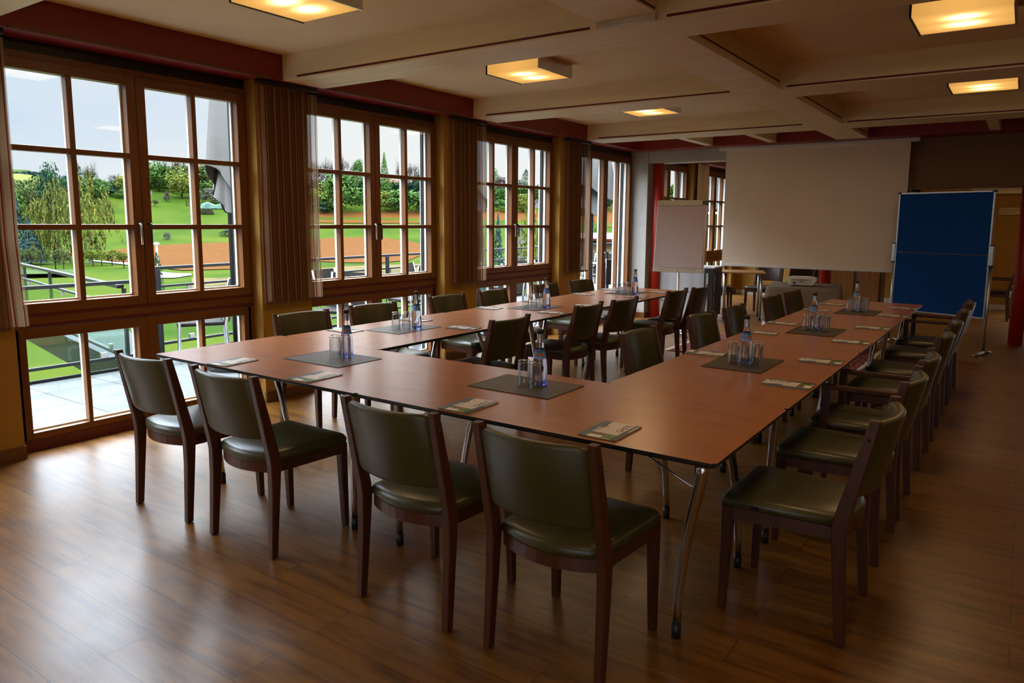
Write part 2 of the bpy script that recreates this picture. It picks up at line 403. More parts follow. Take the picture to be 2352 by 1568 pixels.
# unseen windows: right end of the second room, and an added one behind the camera
def plain_window(name, y, x0, x1, z0, z1, axis):
    w = struct(thing(name, None, None))
    m = MB(); p = MB()
    def bx(u0, u1, a, b):
        if axis == 1: m.box(u0, u1, y, y+.07, a, b)
        else: m.box(y, y+.07, u0, u1, a, b)
    bx(x0, x0+.06, z0, z1); bx(x1-.06, x1, z0, z1); bx(x0+.06, x1-.06, z0, z0+.07); bx(x0+.06, x1-.06, z1-.07, z1); bx((x0+x1)/2-.04, (x0+x1)/2+.04, z0+.07, z1-.07)
    m.build('frame', M['pine_v'], w)
    if axis == 1: p.quad((x0, y+.04, z0), (x1, y+.04, z0), (x1, y+.04, z1), (x0, y+.04, z1))
    else: p.quad((y+.04, x0, z0), (y+.04, x1, z0), (y+.04, x1, z1), (y+.04, x0, z1))
    p.build('pane', M['pane'], w)
plain_window('window_9', 13.45, 1.45, 3.6, 0, 2.3, 1)
plain_window('window_10', -6.3, -.3, 4.7, .55, 2.45, 1)  # made-up window in the back wall, added for fill light

# ------------------------------------------------------------------ vertical blinds
def sheer(name, c, a):
    t = NT(name); t.t.nodes.remove(t.b)
    d = t.n('ShaderNodeBsdfDiffuse'); d.inputs[0].default_value = (*c, 1)
    tl = t.n('ShaderNodeBsdfTranslucent'); tl.inputs[0].default_value = (*c, 1)
    m1 = t.n('ShaderNodeMixShader'); m1.inputs[0].default_value = .45; t.l(d.outputs[0], m1.inputs[1]); t.l(tl.outputs[0], m1.inputs[2])
    tr = t.n('ShaderNodeBsdfTransparent'); m2 = t.n('ShaderNodeMixShader'); m2.inputs[0].default_value = a
    t.l(m1.outputs[0], m2.inputs[1]); t.l(tr.outputs[0], m2.inputs[2]); t.l(m2.outputs[0], t.out.inputs[0]); return t.m
VM = [sheer('blind_cream', (.44, .32, .20), .42), sheer('blind_tan', (.17, .080, .028), .15), sheer('blind_red', (.14, .014, .010), .08), sheer('blind_mauve', (.22, .13, .085), .25)]
def make_blind(y0, y1, label, seed, flare=0):
    rr = random.Random(seed)
    t = thing('vertical_blind', label, 'blind', (-4.245, (y0+y1)/2, 0), 0, 'striped vertical blinds on the piers'); yc = (y0+y1)/2
    MB().box(-.022, .022, y0-yc-.01, y1-yc+.01, ZS-.032, ZS, 0, .004).build('head_rail', M['dark_metal'], t)
    nv = 8; p = (y1-y0)/nv
    for i in range(nv):
        ym = y0-yc+p*(i+.5); wv = p*1.16; ang = .10+.05*rr.random(); dx = .006*((i % 2)*2-1)
        m = MB(); z0, z1 = .835, ZS-.05
        st = [(0, .10, 0), (.10, .19, 2), (.19, .30, 3), (.30, .72, 1 if 0 < i < nv-1 else 0), (.72, .80, 2), (.80, 1, 0 if i % 2 else 3)]
        sway = [(.0, 0), (.35, .004*rr.uniform(-1, 1)), (.7, .006*rr.uniform(-1, 1)), (1, flare*(1 if i == nv-1 else .3)+.006*rr.uniform(-1, 1))]
        for a, b, mi in st:
            rows = []
            for f, s in sway:
                z = z1+(z0-z1)*f
                rows.append([Vector((dx+(u-.5)*wv*math.sin(ang)+.012*math.sin(u*math.pi)*f, ym+(u-.5)*wv*math.cos(ang)+s, z)) for u in (a, b)])
            m.grid(rows, mi, False)
        v = m.build('vane', VM, t)
        MB().box(dx-.003, dx+.003, ym-wv*.42+sway[-1][1], ym+wv*.42+sway[-1][1], .812, .838).build('weight', M['skirting'], v)
make_blind(-.80, -.225, 'striped vertical blind at the left edge of the picture, left of the nearest window', 1, .02)
make_blind(1.515, 2.07, 'wide striped vertical blind on the pier between the nearest two windows', 2, .015)
make_blind(3.85, 4.425, 'striped vertical blind on the second pier, between the second and third windows', 3)
make_blind(6.19, 6.79, 'striped vertical blind next to the glazed terrace door', 4)
# plain light curtain in the far room
t = NT('sheer_curtain'); t.base((.62, .50, .34)); M['curtain'] = t.set(.9, 0, .1)
m = MB(); rows = []
for i in range(33):
    u = i/32; y = 10.80+u*.52; x = -4.23+.030*math.sin(u*26)
    rows.append([Vector((x, y, ZS-.02)), Vector((x+.01*math.sin(u*40), y, 1.4)), Vector((x, y+.01, .66))])
cu = tag(m.grid(rows).build('curtain', M['curtain']), 'plain cream curtain hanging on the pier in the room behind the flipchart', 'curtain')
# ------------------------------------------------------------------ ceiling lamps
t = NT('lamp_diffuser'); t.t.nodes.remove(t.b); v = t.coord()
sx = t.n('ShaderNodeSeparateXYZ'); t.l(v, sx.inputs[0])
ay = t.math('SUBTRACT', t.math('ABSOLUTE', sx.outputs[1]), .085)
d2 = t.math('ADD', t.math('MULTIPLY', t.math('MULTIPLY', sx.outputs[0], sx.outputs[0]), .55), t.math('MULTIPLY', ay, ay))
hot = t.math('POWER', 2.718, t.math('MULTIPLY', d2, -330)); wide = t.math('POWER', 2.718, t.math('MULTIPLY', d2, -26))
col = t.mix(wide, (.46, .22, .045), (1.0, .52, .13)); col = t.mix(hot, col, (5.0, 3.4, 1.5))
em = t.n('ShaderNodeEmission'); t.l(col, em.inputs[0]); em.inputs[1].default_value = 1.0
t.l(em.outputs[0], t.out.inputs[0]); M['diffuser'] = t.m
def make_lamp():
    t = thing('ceiling_lamp', 'x', 'lamp', (0, 0, 0), 0, 'square ceiling lamps'); h = .245
    m = MB().box(-h, h, -h, h, -.10, -.006)
    m.build('diffuser', M['diffuser'], t)
    for s in (-1, 1): MB().box(s*h, s*(h+.012), -h-.006, h+.006, -.106, 0).build('end_plate', M['dark_metal'] if s < 0 else M['chrome'], t)
    MB().box(-h, h, -h-.004, -h, -.008, 0).box(-h, h, h, h+.004, -.008, 0).build('bracket', M['chrome'], t)
    return t
L0 = make_lamp(); i = 0
for x, y, lb in ((-2.70, .65, 'lit square ceiling lamp nearest the camera, cut by the top edge above the left window'), (-2.70, 2.98, 'lit square ceiling lamp in the second bay, near the middle of the ceiling'),
                 (-2.70, 5.31, 'lit square ceiling lamp in the third bay, above the flipchart'), (.34, 2.98, 'lit square ceiling lamp in the top right corner'),
                 (.34, 5.50, 'smaller-looking lit square ceiling lamp at the right edge, above the blue pinboard'), (.34, .65, 'lit square ceiling lamp over the near table corner, above the picture edge')):
    o = L0 if i == 0 else dup(L0); i += 1
    o.location = (x, y, ZC); o['label'] = lb
# ------------------------------------------------------------------ columns
def column(x, y, z1, label):
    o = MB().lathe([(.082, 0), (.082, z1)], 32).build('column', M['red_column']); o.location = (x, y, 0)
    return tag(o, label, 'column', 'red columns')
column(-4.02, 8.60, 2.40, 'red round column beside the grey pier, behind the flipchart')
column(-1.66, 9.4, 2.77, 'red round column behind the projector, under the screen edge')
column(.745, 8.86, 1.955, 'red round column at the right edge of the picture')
# ------------------------------------------------------------------ chairs
def rrect(hx, hy, r, n=5):
    out = []
    for cx, cy, a0 in ((hx-r, hy-r, 0), (-hx+r, hy-r, 90), (-hx+r, -hy+r, 180), (hx-r, -hy+r, 270)):
        for i in range(n+1):
            a = R(a0+90*i/n); out.append((cx+r*math.cos(a), cy+r*math.sin(a)))
    return out
def seat_outline(ins=0.0, n=9):
    """plan of the seat, front at +y, rear edge a shallow arc"""
    p = []
    wf, wb, yf, yb = .226-ins, .196-ins, .232-ins, -.178+ins
    for i in range(5): a = R(90*i/4); p.append((wf-.035+.035*math.cos(a), yf-.035+.035*math.sin(a)))
    for i in range(5): a = R(90+90*i/4); p.append((-wf+.035+.035*math.cos(a), yf-.035+.035*math.sin(a)))
    for i in range(n+1):
        u = -1+2*i/n; p.append((u*wb, yb-.058*(1-u*u)))
    return p
def leg_mesh(path, name='leg'):
    """square section leg through (x, y, z, half width, half depth)"""
    m = MB(); rg = []
    for x, y, z, a, b in path:
        c = .18
        rg.append([Vector((x+sx*a*ux, y+sy*b*uy, z)) for sx, sy, o in ((-1, -1, 0), (1, -1, 1), (1, 1, 0), (-1, 1, 1)) for ux, uy in (((1-c, 1) if o else (1, 1-c)), ((1, 1-c) if o else (1-c, 1)))])
    return m.rings(rg, 0, False)
CH = {}
def chair_meshes():
    o = [Vector((x, y, 0)) for x, y in seat_outline()]
    def ring(ins, z, crown=0):
        return [Vector((x, y, z+crown)) for x, y in seat_outline(ins)]
    m = MB().rings([ring(.004, .418), ring(-.001, .424), ring(-.003, .442), ring(.006, .458), ring(.022, .466), ring(.07, .472), ring(.13, .475)], 0, True)
    CH['seat'] = m.mesh('seat', M['olive'])
    m = MB(); a = ring(.004, .372); b = ring(.004, .419); c = ring(.026, .419); d = ring(.026, .372)
    n = len(a); vs = a+b+c+d
    fs = [(k*n+i, k*n+(i+1) % n, ((k+1) % 4)*n+(i+1) % n, ((k+1) % 4)*n+i) for k in range(4) for i in range(n)]
    CH['seat_frame'] = m.add(vs, fs).mesh('seat_frame', M['chair_wood'])
    # upholstered back: rounded section swept along a shallow arc between the posts
    zb, zt, th = .538, .822, .017
    sec = []
    for cy, cz, a0 in ((th-.012, (zt-zb)/2-.014, 0), (-th+.012, (zt-zb)/2-.014, 90), (-th+.012, -(zt-zb)/2+.014, 180), (th-.012, -(zt-zb)/2+.014, 270)):
        for i in range(4): a = R(a0+90*i/3); sec.append((cy+.012*math.cos(a), cz+.014*math.sin(a)))
    rg = []
    for i in range(17):
        u = -1+2*i/16; x = .204*u; bow = -.050*(1-u*u); e = 1-.10*max(0, (abs(u)-.86)/.14)
        r_ = []
        for y, z in sec:
            zz = (zb+zt)/2+z*e; post = -.205-(zz-.46)*.225
            r_.append(Vector((x, post+.004+y*e+bow-.006*math.cos(z*9)*(1 if y < 0 else -1)*(1-u*u), zz)))
        rg.append(r_)
    CH['backrest'] = MB().rings(rg, 0, True).mesh('backrest', M['olive'])
    for s, nm in ((-1, 'l'), (1, 'r')):
        CH['front'+nm] = leg_mesh([(s*.208, .213, .004, .0145, .0145), (s*.205, .205, .30, .0185, .0195), (s*.204, .203, .42, .020, .022)]).mesh('leg', M['chair_wood'])
        CH['rear'+nm] = leg_mesh([(s*.220, -.222, .004, .0145, .0165), (s*.218, -.202, .30, .017, .022), (s*.217, -.197, .42, .0175, .027), (s*.217, -.204, .47, .0175, .027), (s*.217, -.245, .65, .0165, .022), (s*.217, -.287, .832, .015, .017)]).mesh('leg', M['chair_wood'])
        CH['cap'+nm] = MB().lathe([(.0065, 0), (.0065, .0022)], 10).mesh('screw_cap', M['black'])
        CH['cap'+nm].transform(Matrix.Translation((s*.2325, -.272, .765)) @ Matrix.Rotation(R(90)*s, 4, 'Y'))
        CH['arm'+nm] = MB().box(s*.236-.019, s*.236+.019, -.22, .165, .635, .66, 0, .005).box(s*.236-.018, s*.236+.018, .125, .165, .40, .636, 0, .004).mesh('armrest', M['chair_wood'])
    CH['glide'] = MB().lathe([(.010, 0), (.010, .006)], 10).mesh('glide', M['black'])
    CH['tag'] = MB().box(.222, .229, -.115, -.085, .424, .440).mesh('maker_tag', M['black'])
chair_meshes()
def make_chair(arms=False, mat=None, ctag=False):
    t = thing('armchair' if arms else 'dining_chair', 'x', 'chair')
    def put(nm, key, par=t, glide=None):
        o = link(nm, CH[key], par)
        if mat and key in ('seat', 'backrest'):
            o.material_slots[0].link = 'OBJECT'; o.material_slots[0].material = mat
        if glide:
            g_ = link('glide', CH['glide'], o); g_.location = (glide[0], glide[1], 0)
        return o
    put('seat', 'seat'); put('backrest', 'backrest'); put('seat_frame', 'seat_frame')
    for s, nm in ((-1, 'l'), (1, 'r')):
        put('leg', 'front'+nm, glide=(s*.208, .213)); lo = put('leg', 'rear'+nm, glide=(s*.22, -.222)); link('screw_cap', CH['cap'+nm], lo)
        if arms: put('armrest', 'arm'+nm)
    return t
CHAIR, ARM = make_chair(), make_chair(True)
first = {False: True, True: True}
def place_chair(x, y, face, label, group, arms=False, mat=None):
    """face: direction the sitter looks, degrees from +Y counter-clockwise"""
    if mat:
        o = make_chair(arms, mat)
    else:
        o = (ARM if arms else CHAIR) if first[arms] else dup(ARM if arms else CHAIR); first[arms] = False
    o.location = (x, y, 0); o.rotation_euler = (0, 0, R(face)); o['label'] = label; o['group'] = group
    return o
g = 'olive chairs along the near end of the tables'
for i, (x, y, a) in enumerate(((-.490, 0, 0), (-1.118, -.008, .6), (-2.12, -.008, .3), (-2.79, -.005, 1.2))):
    place_chair(x, y, a, 'olive leather chair, back to the camera, %s in the near row' % ('rightmost', 'second from the right', 'second from the left', 'leftmost')[i], g)
g = 'olive chairs on the right, facing the windows'
nth = ['nearest', 'second', 'third', 'fourth', 'fifth', 'sixth', 'farthest']
for i, (y, arm) in enumerate(((.728, 0), (1.475, 0), (2.09, 1), (3.02, 0), (3.755, 0), (4.607, 0), (5.33, 1))):
    o = place_chair(.085, y, 90+rnd.uniform(-1, 1), 'olive leather %s on the right side of the right-hand tables, %s in that row' % ('armchair' if arm else 'chair', nth[i]), g, bool(arm))
    if i == 0: link('maker_tag', CH['tag'], o).rotation_euler = (0, 0, R(180)); KIDS[o.name][-1].location = (0, -.0, 0)
g = 'olive chairs on the inner side of the right tables'
nth5 = ['nearest', 'second', 'third', 'fourth', 'farthest']
for i, y in enumerate((1.966, 2.975, 3.657, 4.66, 5.30)):
    place_chair(-1.19+.02*i+.285, y, -90+rnd.uniform(-2, 1), 'olive leather chair on the inner side of the right-hand tables, %s from the camera' % nth5[i], g)
g = 'olive chairs on the inner side of the left tables'
for i, (x, y) in enumerate(((-2.175, 1.989), (-2.156, 3.075), (-2.12, 3.675), (-2.085, 4.777), (-2.04, 5.30))):
    place_chair(x-.285, y, 90+rnd.uniform(-2, 2), 'olive leather chair on the inner side of the window-side tables, %s from the camera' % nth5[i], g)
g = 'olive chairs with their backs to the windows'
for i, (x, y, a) in enumerate(((-3.565, 1.276, -96), (-3.548, 1.972, -97), (-3.54, 2.903, -93), (-3.528, 3.604, -88), (-3.512, 4.56, -88), (-3.50, 5.26, -95))):
    place_chair(x+.285, y, a, 'olive leather chair with its back to the windows, %s in that row' % ['nearest', 'second', 'third', 'fourth', 'fifth', 'farthest'][i], g)

# ------------------------------------------------------------------ conference tables
HT = .745
def bez(p, n=10):
    out = []
    for i in range(n+1):
        t_ = i/n; out.append(sum((Vector(q)*c for q, c in zip(p, ((1-t_)**3, 3*t_*(1-t_)**2, 3*t_*t_*(1-t_), t_**3))), Vector()))
    return out
def make_table(L, W, legs, label, loc, rz):
    """long side along local X; legs: list of (top xy, foot xy)"""
    t = thing('conference_table', label, 'table', loc, rz, 'conference tables set in a U')
    bm = bmesh.new(); bmesh.ops.create_cube(bm, size=1)
    for v in bm.verts: v.co = Vector((v.co.x*L, v.co.y*W, HT-.009+v.co.z*.018))
    ed = [e for e in bm.edges if abs((e.verts[0].co-e.verts[1].co).z) > .01]
    bmesh.ops.bevel(bm, geom=ed, offset=.012, segments=3, affect='EDGES')
    low = [e for e in bm.edges if all(v.co.z < HT-.017 for v in e.verts) and len([f for f in e.link_faces if abs(f.normal.z) < .5]) == 1]
    bmesh.ops.bevel(bm, geom=low, offset=.006, segments=1, affect='EDGES')
    bm.normal_update()
    me = bpy.data.meshes.new('tabletop')
    for f in bm.faces: f.material_index = 0 if f.normal.z > .5 else 1
    bm.to_mesh(me); bm.free(); me.materials.append(M['table_x']); me.materials.append(M['black_edge'])
    link('tabletop', me, t)
    fm = MB()
    for sx in (-1, 1): fm.box(sx*(L/2-.16)-.05, sx*(L/2-.16)+.05, -W/2+.07, W/2-.07, HT-.034, HT-.017)
    fm.box(-L/2+.2, L/2-.2, -.02, .02, HT-.036, HT-.017)
    fm.build('underframe', M['dark_metal'], t)
    for (tx, ty), (fx, fy) in legs:
        p = bez([(tx, ty, HT-.02), (tx+(fx-tx)*.12, ty+(fy-ty)*.12, .60), (tx+(fx-tx)*.85, ty+(fy-ty)*.85, .42), (fx, fy, .05)], 12)
        lo = MB().tube(p, [.0205-.005*i/12 for i in range(13)], 14).build('leg', M['chrome'], t)
        MB().lathe([(.017, 0), (.0175, .055)], 14, 0, (fx, fy, 0)).build('foot_cap', M['black'], lo)
        q = p[3]; MB().tube([(q.x, q.y, q.z), (tx*.55, ty*.7, HT-.03)], .0035, 6).build('brace', M['chrome'], t)
    return t
def std(L, W, ex=.16, fx=.36, ey=.10, fy=.17):
    return [((sx*(L/2-ex), sy*(W/2-ey)), (sx*(L/2-fx), sy*(W/2-fy))) for sx in (-1, 1) for sy in (-1, 1)]
# near end of the U: two tables side by side, origin of the drawing at the right near corner
WF = .84
make_table(1.6, WF, [((.745, -.372), (.608, -.202)), ((.62, .22), (.613, .472)), ((-.66, -.30), (-.738, -.222)), ((-.66, .30), (-.738, .222))],
           'wood-topped conference table at the near right corner of the U', (-.8, WF/2, 0), 0)
make_table(1.6, WF, [((.66, -.30), (.559, -.217)), ((.66, .30), (.559, .217)), ((-.70, .24), (-.44, .20)), ((-.70, -.28), (-.52, -.22))],
           'wood-topped conference table at the near left corner of the U', (-2.4, WF/2, 0), 0)
nm = ['nearest', 'middle', 'farthest']
LR = 1.594
for i in range(3):
    make_table(LR, .815, std(LR, .815, .25, .37, .11, .16), 'wood-topped conference table in the right arm of the U, %s of three' % nm[i], (-.4075, WF+LR*(i+.5)+.001*(i+1), 0), R(90))
LL = 1.572
for i in range(3):
    make_table(LL, .845, std(LL, .845, .19, .40, .13, .18), 'wood-topped conference table in the window-side arm of the U, %s of three' % nm[i], (-2.735+.02*i, WF+LL*(i+.5)+.002*(i+1), 0), R(90))

# ------------------------------------------------------------------ things on the tables
ZT = HT+.0003
# placemats
t = NT('woven_mat'); v = t.coord((1, 1, 1))
ck = t.n('ShaderNodeTexChecker'); ck.inputs['Scale'].default_value = 190; ck.inputs['Color1'].default_value = (.135, .105, .075, 1); ck.inputs['Color2'].default_value = (.030, .024, .018, 1); t.l(v, ck.inputs['Vector'])
t.base(ck.outputs['Color']); t.bump(ck.outputs['Fac'], .5, .002); M['mat'] = t.set(.5)
def make_mat():
    m = MB().box(-.215, .215, -.155, .155, 0, .0022, 0, .001)
    m.box(-.215, .215, -.157, -.151, .0012, .0028, 1).box(-.215, .215, .151, .157, .0012, .0028, 1).box(-.217, -.211, -.155, .155, .0012, .0028, 1).box(.211, .217, -.155, .155, .0012, .0028, 1)
    return m.build('placemat', [M['mat'], M['black_edge']])
MATS = {'FL': (-2.30, .490, 0), 'FR': (-1.085, .560, 0), 'R1': (-.452, 1.705, 90), 'R2': (-.412, 3.195, 90), 'R3': (-.382, 4.596, 90), 'L1': (-2.775, 1.55, 91), 'L2': (-2.75, 3.19, 92), 'L3': (-2.71, 4.90, 90)}
WHERE = {'FL': 'near left corner table', 'FR': 'near right corner table', 'R1': 'nearest table of the right arm', 'R2': 'middle table of the right arm', 'R3': 'farthest table of the right arm',
         'L1': 'nearest table of the window-side arm', 'L2': 'middle table of the window-side arm', 'L3': 'farthest table of the window-side arm'}
p0 = make_mat()
for i, (k, (x, y, a)) in enumerate(MATS.items()):
    o = p0 if i == 0 else dup(p0)
    o.location = (x, y, ZT); o.rotation_euler = (0, 0, R(a)); tag(o, 'dark woven placemat on the '+WHERE[k], 'placemat', 'woven placemats')
# mineral water bottles
t = NT('bottle_label'); sp = t.n('ShaderNodeSeparateXYZ'); tc = t.n('ShaderNodeTexCoord'); t.l(tc.outputs['Object'], sp.inputs[0])
t.base(t.ramp(t.math('DIVIDE', t.math('SUBTRACT', sp.outputs[2], .125), .042), [(.0, (.22, .42, .85)), (.35, (.10, .22, .62)), (.62, (.16, .32, .75)), (.8, (.05, .13, .45))])); M['blabel'] = t.set(.4)
M['fruit'] = plain('label_fruit', (.60, .13, .03), .5); M['leaf_print'] = plain('label_leaf', (.06, .25, .03), .5); M['neckfoil'] = plain('neck_band', (.45, .47, .52), .25, .6)
BP = [(.028, 0), (.0325, .004), (.034, .012), (.034, .075), (.0325, .100), (.0290, .122), (.0235, .150), (.0195, .172), (.0160, .192), (.0142, .208), (.0136, .222), (.0136, .240)]
def prof_r(z):
    for (r0, z0), (r1, z1) in zip(BP, BP[1:]):
        if z0 <= z <= z1: return r0+(r1-r0)*(z-z0)/(z1-z0)
    return .0136
def make_bottle():
    t = thing('water_bottle', 'x', 'bottle', (0, 0, 0), 0, 'water bottles on the placemats')
    MB().lathe(BP, 28).build('bottle_body', M['bottle'], t)
    MB().lathe([(.0, .2385), (.0150, .2385), (.0152, .254), (.0135, .257), (0, .257)], 24, cap=False).build('cap', M['black'], t)
    MB().lathe([(prof_r(z)+.0007, z) for z in (.198, .212, .226, .237)], 24, cap=False).build('neck_band', M['neckfoil'], t, False)
    lb = MB().lathe([(prof_r(z)+.0007, z) for z in (.124, .135, .146, .157, .167)], 32, cap=False).build('label', M['blabel'], t, False)
    def patch(name, mat, a0, w, z0, h, lo=.0012):
        m = MB(); rows = []
        for j in range(7):
            z = z0-h/2+h*j/6; hw = w*math.sqrt(max(.02, 1-((j-3)/3.2)**2)); rr_ = prof_r(z)+lo
            rows.append([Vector((rr_*math.cos(a0+hw*u), rr_*math.sin(a0+hw*u), z)) for u in (-1, -.5, 0, .5, 1)])
        m.grid(rows).build(name, mat, lb, False)
    for a in (0,):
        patch('fruit_print', M['fruit'], a, .62, .143, .015); patch('leaf_print', M['leaf_print'], a+.1, .5, .153, .009, .0016)
    return t
B0 = make_bottle()
BOT = {'FR': (-1.046, .613, -62), 'FL': (-2.293, .585, -80), 'L1': (-2.713, 1.611, 170), 'L2': (-2.659, 3.22, 100), 'L3': (-2.603, 4.875, 80), 'R1': (-.446, 1.64+.075, -30), 'R2': (-.458, 3.207+.10, -28), 'R3': (-.421, 4.614+.09, -28)}
for i, (k, (x, y, a)) in enumerate(BOT.items()):
    o = B0 if i == 0 else dup(B0)
    o.location = (x, y, ZT+.0025); o.rotation_euler = (0, 0, R(a)); o['label'] = 'blue-labelled glass water bottle with a black cap on the '+WHERE[k]
def make_tumbler():
    r0, r1, h = .0295, .0280, .118
    pr = [(.0, h), (r1-.004, h), (r1, h-.003), (r1+.0006, h-.012), (r0, .0008), (r0-.0006, 0), (r0-.0016, .0008), (r1-.0018, h-.022), (r1-.006, h-.014), (0, h-.013)]
    o = MB().lathe(pr, 28, cap=False).build('tumbler', M['tumbler']); return o
G0 = make_tumbler(); i = 0
GL = {'FR': [(-1.098, .563, 'left'), (-1.030, .552, 'right')], 'FL': [(-2.333, .535, 'left'), (-2.268, .555, 'right')], 'L1': [(-2.804, 1.500, 'left'), (-2.750, 1.545, 'right')],
      'L2': [(-2.800, 3.105, 'left'), (-2.747, 3.155, 'middle'), (-2.715, 3.230, 'right')], 'L3': [(-2.788, 4.81, 'left'), (-2.728, 4.84, 'middle'), (-2.672, 4.86, 'right')],
      'R1': [(-.490, 1.655, 'left'), (-.430, 1.628, 'front'), (-.368, 1.652, 'right'), (-.383, 1.715, 'rear')], 'R2': [(-.480, 3.215, 'left'), (-.416, 3.185, 'front'), (-.354, 3.212, 'right'), (-.380, 3.275, 'rear')],
      'R3': [(-.455, 4.620, 'left'), (-.393, 4.598, 'front'), (-.331, 4.618, 'right'), (-.36, 4.68, 'rear')]}
for k, lst in GL.items():
    for x, y, w in lst:
        o = G0 if i == 0 else dup(G0); i += 1
        o.location = (x, y, ZT+.0027); o.rotation_euler = (0, 0, rnd.random()*6)
        tag(o, 'upturned clear tumbler, %s one of the group on the %s' % (w, WHERE[k]), 'glass', 'upturned tumblers on the placemats')
# brochures: local +X reads left to right, +Y is the top of the cover
BM = {'cream': plain('brochure_cream', (.74, .68, .63), .35, var=.02), 'sky': plain('brochure_blue', (.10, .16, .20), .35), 'dark': plain('brochure_dark_green', (.022, .045, .030), .35),
      'green': plain('brochure_meadow', (.10, .22, .03), .35, var=.4, scale=60), 'brown': plain('brochure_brown', (.20, .11, .06), .4, var=.4, scale=60), 'ink': plain('brochure_ink', (.03, .024, .018), .4), 'white': plain('brochure_white', (.85, .83, .80), .35), 'page': plain('brochure_pages', (.50, .45, .38), .7)}
BU, BV, BT = .107, .075, .004
def brochure_parts():
    d = {}
    m = MB()
    m.box(-BU+.002, BU-.002, -BV+.001, BV-.002, 0, BT-.0012, 0)
    d['pages'] = m.mesh('pages', BM['page'])
    m = MB(); z = BT
    def q(x0, x1, y0, y1, mi): m.quad((x0, y0, z), (x1, y0, z), (x1, y1, z), (x0, y1, z), mi)
    xa, ya, yb = -BU+.060, -BV+.024, BV-.034
    q(-BU, BU, yb, BV, 0); q(-BU, BU, -BV, ya, 1); q(xa, BU, ya, yb, 2); q(-BU, -BU+.032, ya+.04, yb, 3); q(-BU, -BU+.006, ya, ya+.04, 3); q(-BU+.006, xa, ya, ya+.04, 4); q(-BU+.032, xa, ya+.04, yb, 5)
    m.box(-BU, BU, -BV, BV, BT-.0012, BT-.0001, 1)
    d['cover'] = m.mesh('cover', [BM['sky'], BM['dark'], BM['cream'], BM['white'], BM['green'], BM['brown']])
    d['title'] = text_mesh('title_text', 'G\u00c4STE', .034, BM['ink'], None, Matrix.Translation((-.006, -BV+.030, BT)))
    m = MB()
    for k in range(5):
        a0 = k*.9; pts = [(.020+.011*k+.012*math.cos(a0+s*.55), BV-.036+.010*math.sin(a0*1.7+s*.7), BT+.0003) for s in range(5)]
        m.tube(pts, .0011, 5)
    d['flourish'] = m.mesh('flourish', BM['ink'])
    m = MB()
    for k in range(9):
        for j in range(2): m.box(-.045+.0085*k, -.040+.0085*k, BV-.026-.006*j+.0015*math.sin(k*2), BV-.022-.006*j, BT, BT+.0003)
    for k in range(16): m.box(.012+.0052*k, .0155+.0052*k, -BV+.006, -BV+.0115, BT, BT+.0003)
    d['small_print'] = m.mesh('small_print', BM['white'])
    return d
BR = brochure_parts()
def make_brochure():
    t = thing('brochure', 'x', 'brochure', (0, 0, 0), 0, 'guest brochures laid at the seats')
    link('pages', BR['pages'], t); c = link('cover', BR['cover'], t)
    for k, nme in (('title', 'title_text'), ('flourish', 'flourish'), ('small_print', 'small_print')): link(nme, BR[k], c)
    return t
Q0 = make_brochure(); i = 0
BRO = [(-2.64, .112, 95, 'leftmost of four along the near table edge'), (-2.00, .118, 92, 'second from the left along the near table edge'), (-1.07, .122, 92, 'second from the right along the near table edge'), (-.435, .135, 90, 'rightmost along the near table edge')]
for j, (x, y) in enumerate(((-.120, 1.312), (-.128, 2.012), (-.122, 2.83), (-.118, 3.607), (-.102, 4.49), (-.100, 5.15))): BRO.append((x, y, 181+rnd.uniform(-2, 2), '%s along the outer edge of the right-hand tables' % ['nearest', 'second', 'third', 'fourth', 'fifth', 'farthest'][j]))
for j, (x, y) in enumerate(((-.722, 1.875), (-.703, 2.876), (-.715, 3.46), (-.705, 4.51), (-.705, 5.11))): BRO.append((x, y, 1+rnd.uniform(-3, 3), '%s along the inner edge of the right-hand tables' % nth5[j]))
for j, (x, y, a) in enumerate(((-3.02, 1.235, 2), (-3.0, 1.92, -3), (-3.035, 2.875, 2), (-3.015, 3.57, 0), (-3.01, 4.475, -4), (-3.03, 5.14, 3))): BRO.append((x, y, a, '%s along the window-side edge of the left tables' % ['nearest', 'second', 'third', 'fourth', 'fifth', 'farthest'][j]))
for j, (x, y, a) in enumerate(((-2.46, 1.82, 184), (-2.43, 2.95, 186), (-2.455, 3.585, 190), (-2.44, 4.56, 178), (-2.45, 5.195, 186))): BRO.append((x, y, a, '%s along the inner edge of the window-side tables' % nth5[j]))
for x, y, a, w in BRO:
    o = Q0 if i == 0 else dup(Q0); i += 1
    o.location = (x, y, ZT+.0005); o.rotation_euler = (0, 0, R(a)); o['label'] = 'green and cream brochure, '+w
# bottle/tumbler group order fixed above

# ------------------------------------------------------------------ rug
t = NT('oriental_rug'); v = t.coord()
sx = t.n('ShaderNodeSeparateXYZ'); t.l(v, sx.inputs[0])
dx = t.math('SUBTRACT', 1.03, t.math('ABSOLUTE', sx.outputs[0])); dy = t.math('SUBTRACT', .77, t.math('ABSOLUTE', sx.outputs[1])); dm = t.math('MINIMUM', dx, dy)
vo = t.n('ShaderNodeTexVoronoi', feature='F1'); vo.inputs['Scale'].default_value = 16; t.l(v, vo.inputs['Vector'])
vo2 = t.n('ShaderNodeTexVoronoi', feature='F1'); vo2.inputs['Scale'].default_value = 34; t.l(v, vo2.inputs['Vector'])
field = t.ramp(vo.outputs['Distance'], [(.15, (.45, .30, .22)), (.3, (.10, .015, .018)), (.55, (.26, .035, .035)), (.8, (.30, .10, .05))])
border = t.ramp(vo2.outputs['Distance'], [(.2, (.40, .30, .20)), (.4, (.20, .03, .03)), (.7, (.10, .02, .03))])
bf = t.n('ShaderNodeValToRGB'); bf.color_ramp.interpolation = 'CONSTANT'; e = bf.color_ramp.elements
